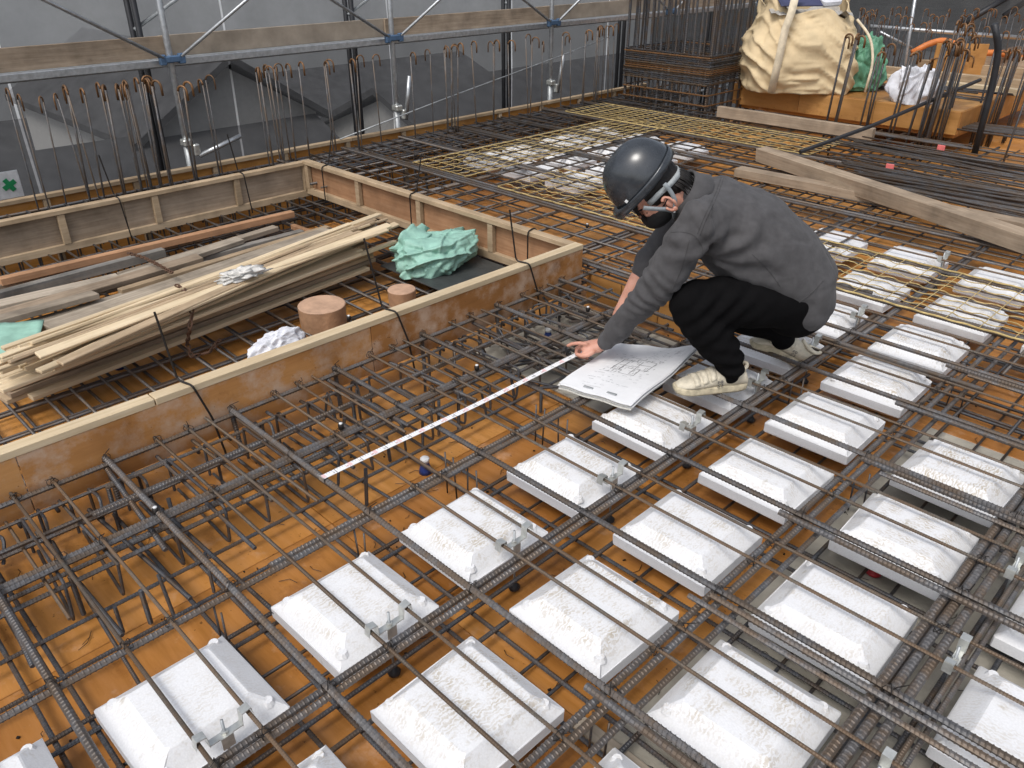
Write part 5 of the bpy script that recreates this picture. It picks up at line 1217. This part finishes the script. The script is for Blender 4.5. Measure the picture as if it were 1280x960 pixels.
def curve(pts, n=10):
    out = []; pts = [Vector((*p, 0)) for p in pts]
    for i in range(len(pts)-1):
        p0, p1, p2, p3 = pts[max(0, i-1)], pts[i], pts[i+1], pts[min(len(pts)-1, i+2)]
        for k in range(n):
            t = k/n; q = .5*((2*p1)+(-p0+p2)*t+(2*p0-5*p1+4*p2-p3)*t*t+(-p0+3*p1-3*p2+p3)*t**3); out.append((q.x, q.y))
    out.append((pts[-1].x, pts[-1].y)); return out
for g in ([(904, 214), (895, 240), (880, 272), (872, 292)], [(907, 215), (898, 241), (884, 272), (875, 294)], [(838, 291), (852, 290), (868, 295), (878, 312), (874, 335)], [(940, 318), (958, 335), (975, 358)], [(862, 300), (852, 335), (838, 368)]):
    seam_on(jo, curve(g), .0012, 'seam')
seam_on(jo, curve([(958, 398), (985, 386), (1010, 370), (1030, 350)]), .0022, 'hem_seam')
# collar
cm = MB(); ax = (P(842, 236, 2.86)-P(866, 252, 2.87)).normalized(); e1 = (SD-ax*SD.dot(ax)).normalized(); u1 = ax.cross(e1).normalized(); cc0 = P(858, 245, 2.87)
n = 36
for i, (h_, ra, rb) in enumerate(((-.035, .098, .100), (.0, .084, .088), (.034, .078, .080))):
    for k in range(n):
        an = 2*pi*k/n; gap = max(0, -cos(an))**4; cm.v.append(cc0+ax*(h_-gap*.02)+u1*cos(an)*ra+e1*sin(an)*rb)
for i in range(2):
    for k in range(n): a = i*n+k; b = i*n+(k+1) % n; cm.f.append((a, b, b+n, a+n))
co = cm.build('collar', M['jacket'], jo, True); sm_ = co.modifiers.new('t', 'SOLIDIFY'); sm_.thickness = .009
# trousers
tr = MB()
ellipsoid(tr, P(992, 372, 2.90), (CR, SD, Vector((0,0,1))), (.145, .185, .150), 28, 18)
ell_loft(tr, [(P(990, 374, 2.80), .115, .10), (hiL.lerp(knL, .35), .108, .095), (hiL.lerp(knL, .7), .096, .085), (knL, .082, .075)], 24)
ell_loft(tr, [(knL+Vector((0,0,.0)), .080, .074), (knL.lerp(anL, .35), .082, .074), (knL.lerp(anL, .7), .072, .068), (anL+Vector((0,0,.0)), .054, .054), (anL-Vector((0,0,.025)), .048, .050)], 24)
ell_loft(tr, [(P(992, 374, 3.00), .115, .10), (hiR.lerp(knR, .5), .10, .09), (knR, .082, .075)], 24)
ell_loft(tr, [(knR, .080, .074), (knR.lerp(anR, .5), .080, .072), (anR, .056, .056), (anR-Vector((0,0,.03)), .052, .052)], 24)
def tdisp(p, n):
    d1 = (p-anL).length; w1 = math.exp(-(d1/.12)**2); d2 = (p-P(893, 385, 2.7)).length; w2 = math.exp(-(d2/.14)**2)
    return .006*mnoise.noise(p*11)+w1*.007*sin(p.z*120+3*mnoise.noise(p*8))+w2*.008*sin((p-knL).dot(CR-Vector((0,0,1)))*75)
remesh(tr, 'trousers', 'trousers', .008, 6, person, tdisp)
# shoes
def shoe(heel, toe, pitch, name):
    heel = Vector(heel); toe = Vector(toe); d = (toe-heel); Ls = .288; d.z = 0; d.normalize(); sdv = Vector((-d.y, d.x, 0)); upv = Vector((0,0,1))
    if pitch:
        q = Quaternion(sdv, pitch); pivot = toe-d*.07; fn = lambda p: pivot+q @ (p-pivot) if (p-pivot).dot(d) < 0 else p
    else: fn = lambda p: p
    T = lambda f, s_, z: fn(toe-d*(Ls-f)+sdv*s_+upv*z)
    e = bpy.data.objects.new('shoe', None)
    secs = [(0, .020, .022, .055), (.012, .032, .022, .090), (.04, .036, .021, .100), (.075, .035, .021, .098), (.105, .036, .021, .104), (.14, .040, .021, .096), (.175, .045, .021, .078), (.21, .048, .021, .066), (.245, .044, .022, .055), (.27, .032, .023, .046), (.283, .016, .024, .036)]
    up = MB(); n = 22
    for (f, wd, z0, z1) in secs:
        for k in range(n):
            an = 2*pi*k/n; ca, sa = cos(an), sin(an); hh = (z1-z0)/2; zc = (z0+z1)/2
            wv = wd*(1-.28*max(0, sa)) if f > .1 else wd*(1-.22*max(0, sa)); up.v.append(T(f, wv*math.copysign(abs(ca)**.8, ca), zc+hh*math.copysign(abs(sa)**.8, sa)))
    for i in range(len(secs)-1):
        for k in range(n): a = i*n+k; b = i*n+(k+1) % n; up.f.append((a, b, b+n, a+n))
    up.f.append(tuple(range(n))); up.f.append(tuple((len(secs)-1)*n+k for k in range(n-1, -1, -1)))
    uo = up.build(name, M['shoe_leather'], person, True); uo.modifiers.new('s', 'SUBSURF').levels = 1; uo.modifiers[-1].render_levels = 2
    so_ = MB(); out = []
    for i in range(40):
        t = 2*pi*i/40; f = Ls/2+(Ls/2+.003)*cos(t); wd = (.039+.012*max(0, (f-.12)/.16) - .004*sin(pi*f/Ls))*abs(sin(t))**.55*math.copysign(1, sin(t)) if abs(sin(t)) > 1e-6 else 0; out.append((f, wd))
    for sc_, z in ((.97, .0), (1.0, .006), (1.01, .024), (.97, .029)):
        for f, wd in out: so_.v.append(T(Ls/2+(f-Ls/2)*sc_, wd*sc_, z+(.008 if f > .24 else 0)*(1 if z < .02 else .6)*max(0, (f-.24)/.05)))
    for i in range(3):
        for k in range(40): a = i*40+k; b = i*40+(k+1) % 40; so_.f.append((a, b, b+40, a+40))
    so_.f.append(tuple(range(39, -1, -1))); so_.f.append(tuple(120+k for k in range(40)))
    so_.build('sole', M['shoe_sole'], uo, True)
    def usec(f, an, k=1.0):
        for a_, b_ in zip(secs, secs[1:]):
            if a_[0] <= f <= b_[0]: break
        t = (f-a_[0])/(b_[0]-a_[0]); wd, z0, z1 = [a_[i]+(b_[i]-a_[i])*t for i in (1, 2, 3)]; ca, sa = cos(an), sin(an); hh = (z1-z0)/2
        wv = wd*(1-.28*max(0, sa)) if f > .1 else wd*(1-.22*max(0, sa)); return wv*k*math.copysign(abs(ca)**.8, ca), (z0+z1)/2+hh*k*math.copysign(abs(sa)**.8, sa)+.001
    for f, h0 in ((.212, .060), (.180, .072), (.148, .088)):
        ms = MB(); pts = []
        for i in range(13):
            pts.append(radians(5+170*i/12))
        for an in pts: ms.v += [T(f-.011, *usec(f-.011, an, 1.03)), T(f+.011, *usec(f+.011, an, 1.03))]
        for i in range(12): ms.f.append((2*i, 2*i+1, 2*i+3, 2*i+2))
        so2 = ms.build('shoe_strap', M['shoe_leather'], uo, True); so2.modifiers.new('t', 'SOLIDIFY').thickness = .004; so2.modifiers[-1].offset = 0
    col = MB().tube([T(.055+.047*cos(t), .031*sin(t), .099+.006*cos(2*t)) for t in [i*2*pi/20 for i in range(21)]], .008, 8, False); col.build('ankle_collar', M['shoe_leather'], uo, True)
    lg = MB(); s_ = .0415
    for pl in ([(.10, .058), (.106, .063), (.112, .058), (.106, .053), (.10, .058)], [(.116, .062), (.122, .060), (.116, .056), (.122, .053)], [(.098, .048), (.106, .045), (.098, .041), (.106, .037)], [(.110, .048), (.120, .043), (.110, .038), (.122, .036)]):
        lg.tube([T(f+.012, -s_-.0015*((f-.1)/.02) if sdv.dot(SD) < 0 else s_+.0015*((f-.1)/.02), z-.002) for f, z in pl], .0014, 5)
    lg.build('side_mark', M['ink'], uo, True)
    return uo
hl = at(931, 484, .224); tl = at(839, 491, .224); tl = hl+(tl-hl).normalized()*.288
shoe(hl, tl, 0, 'shoe')
t2 = at(938, 434, .224); h2 = t2+CR*.288; shoe(h2, t2, -.55, 'shoe')
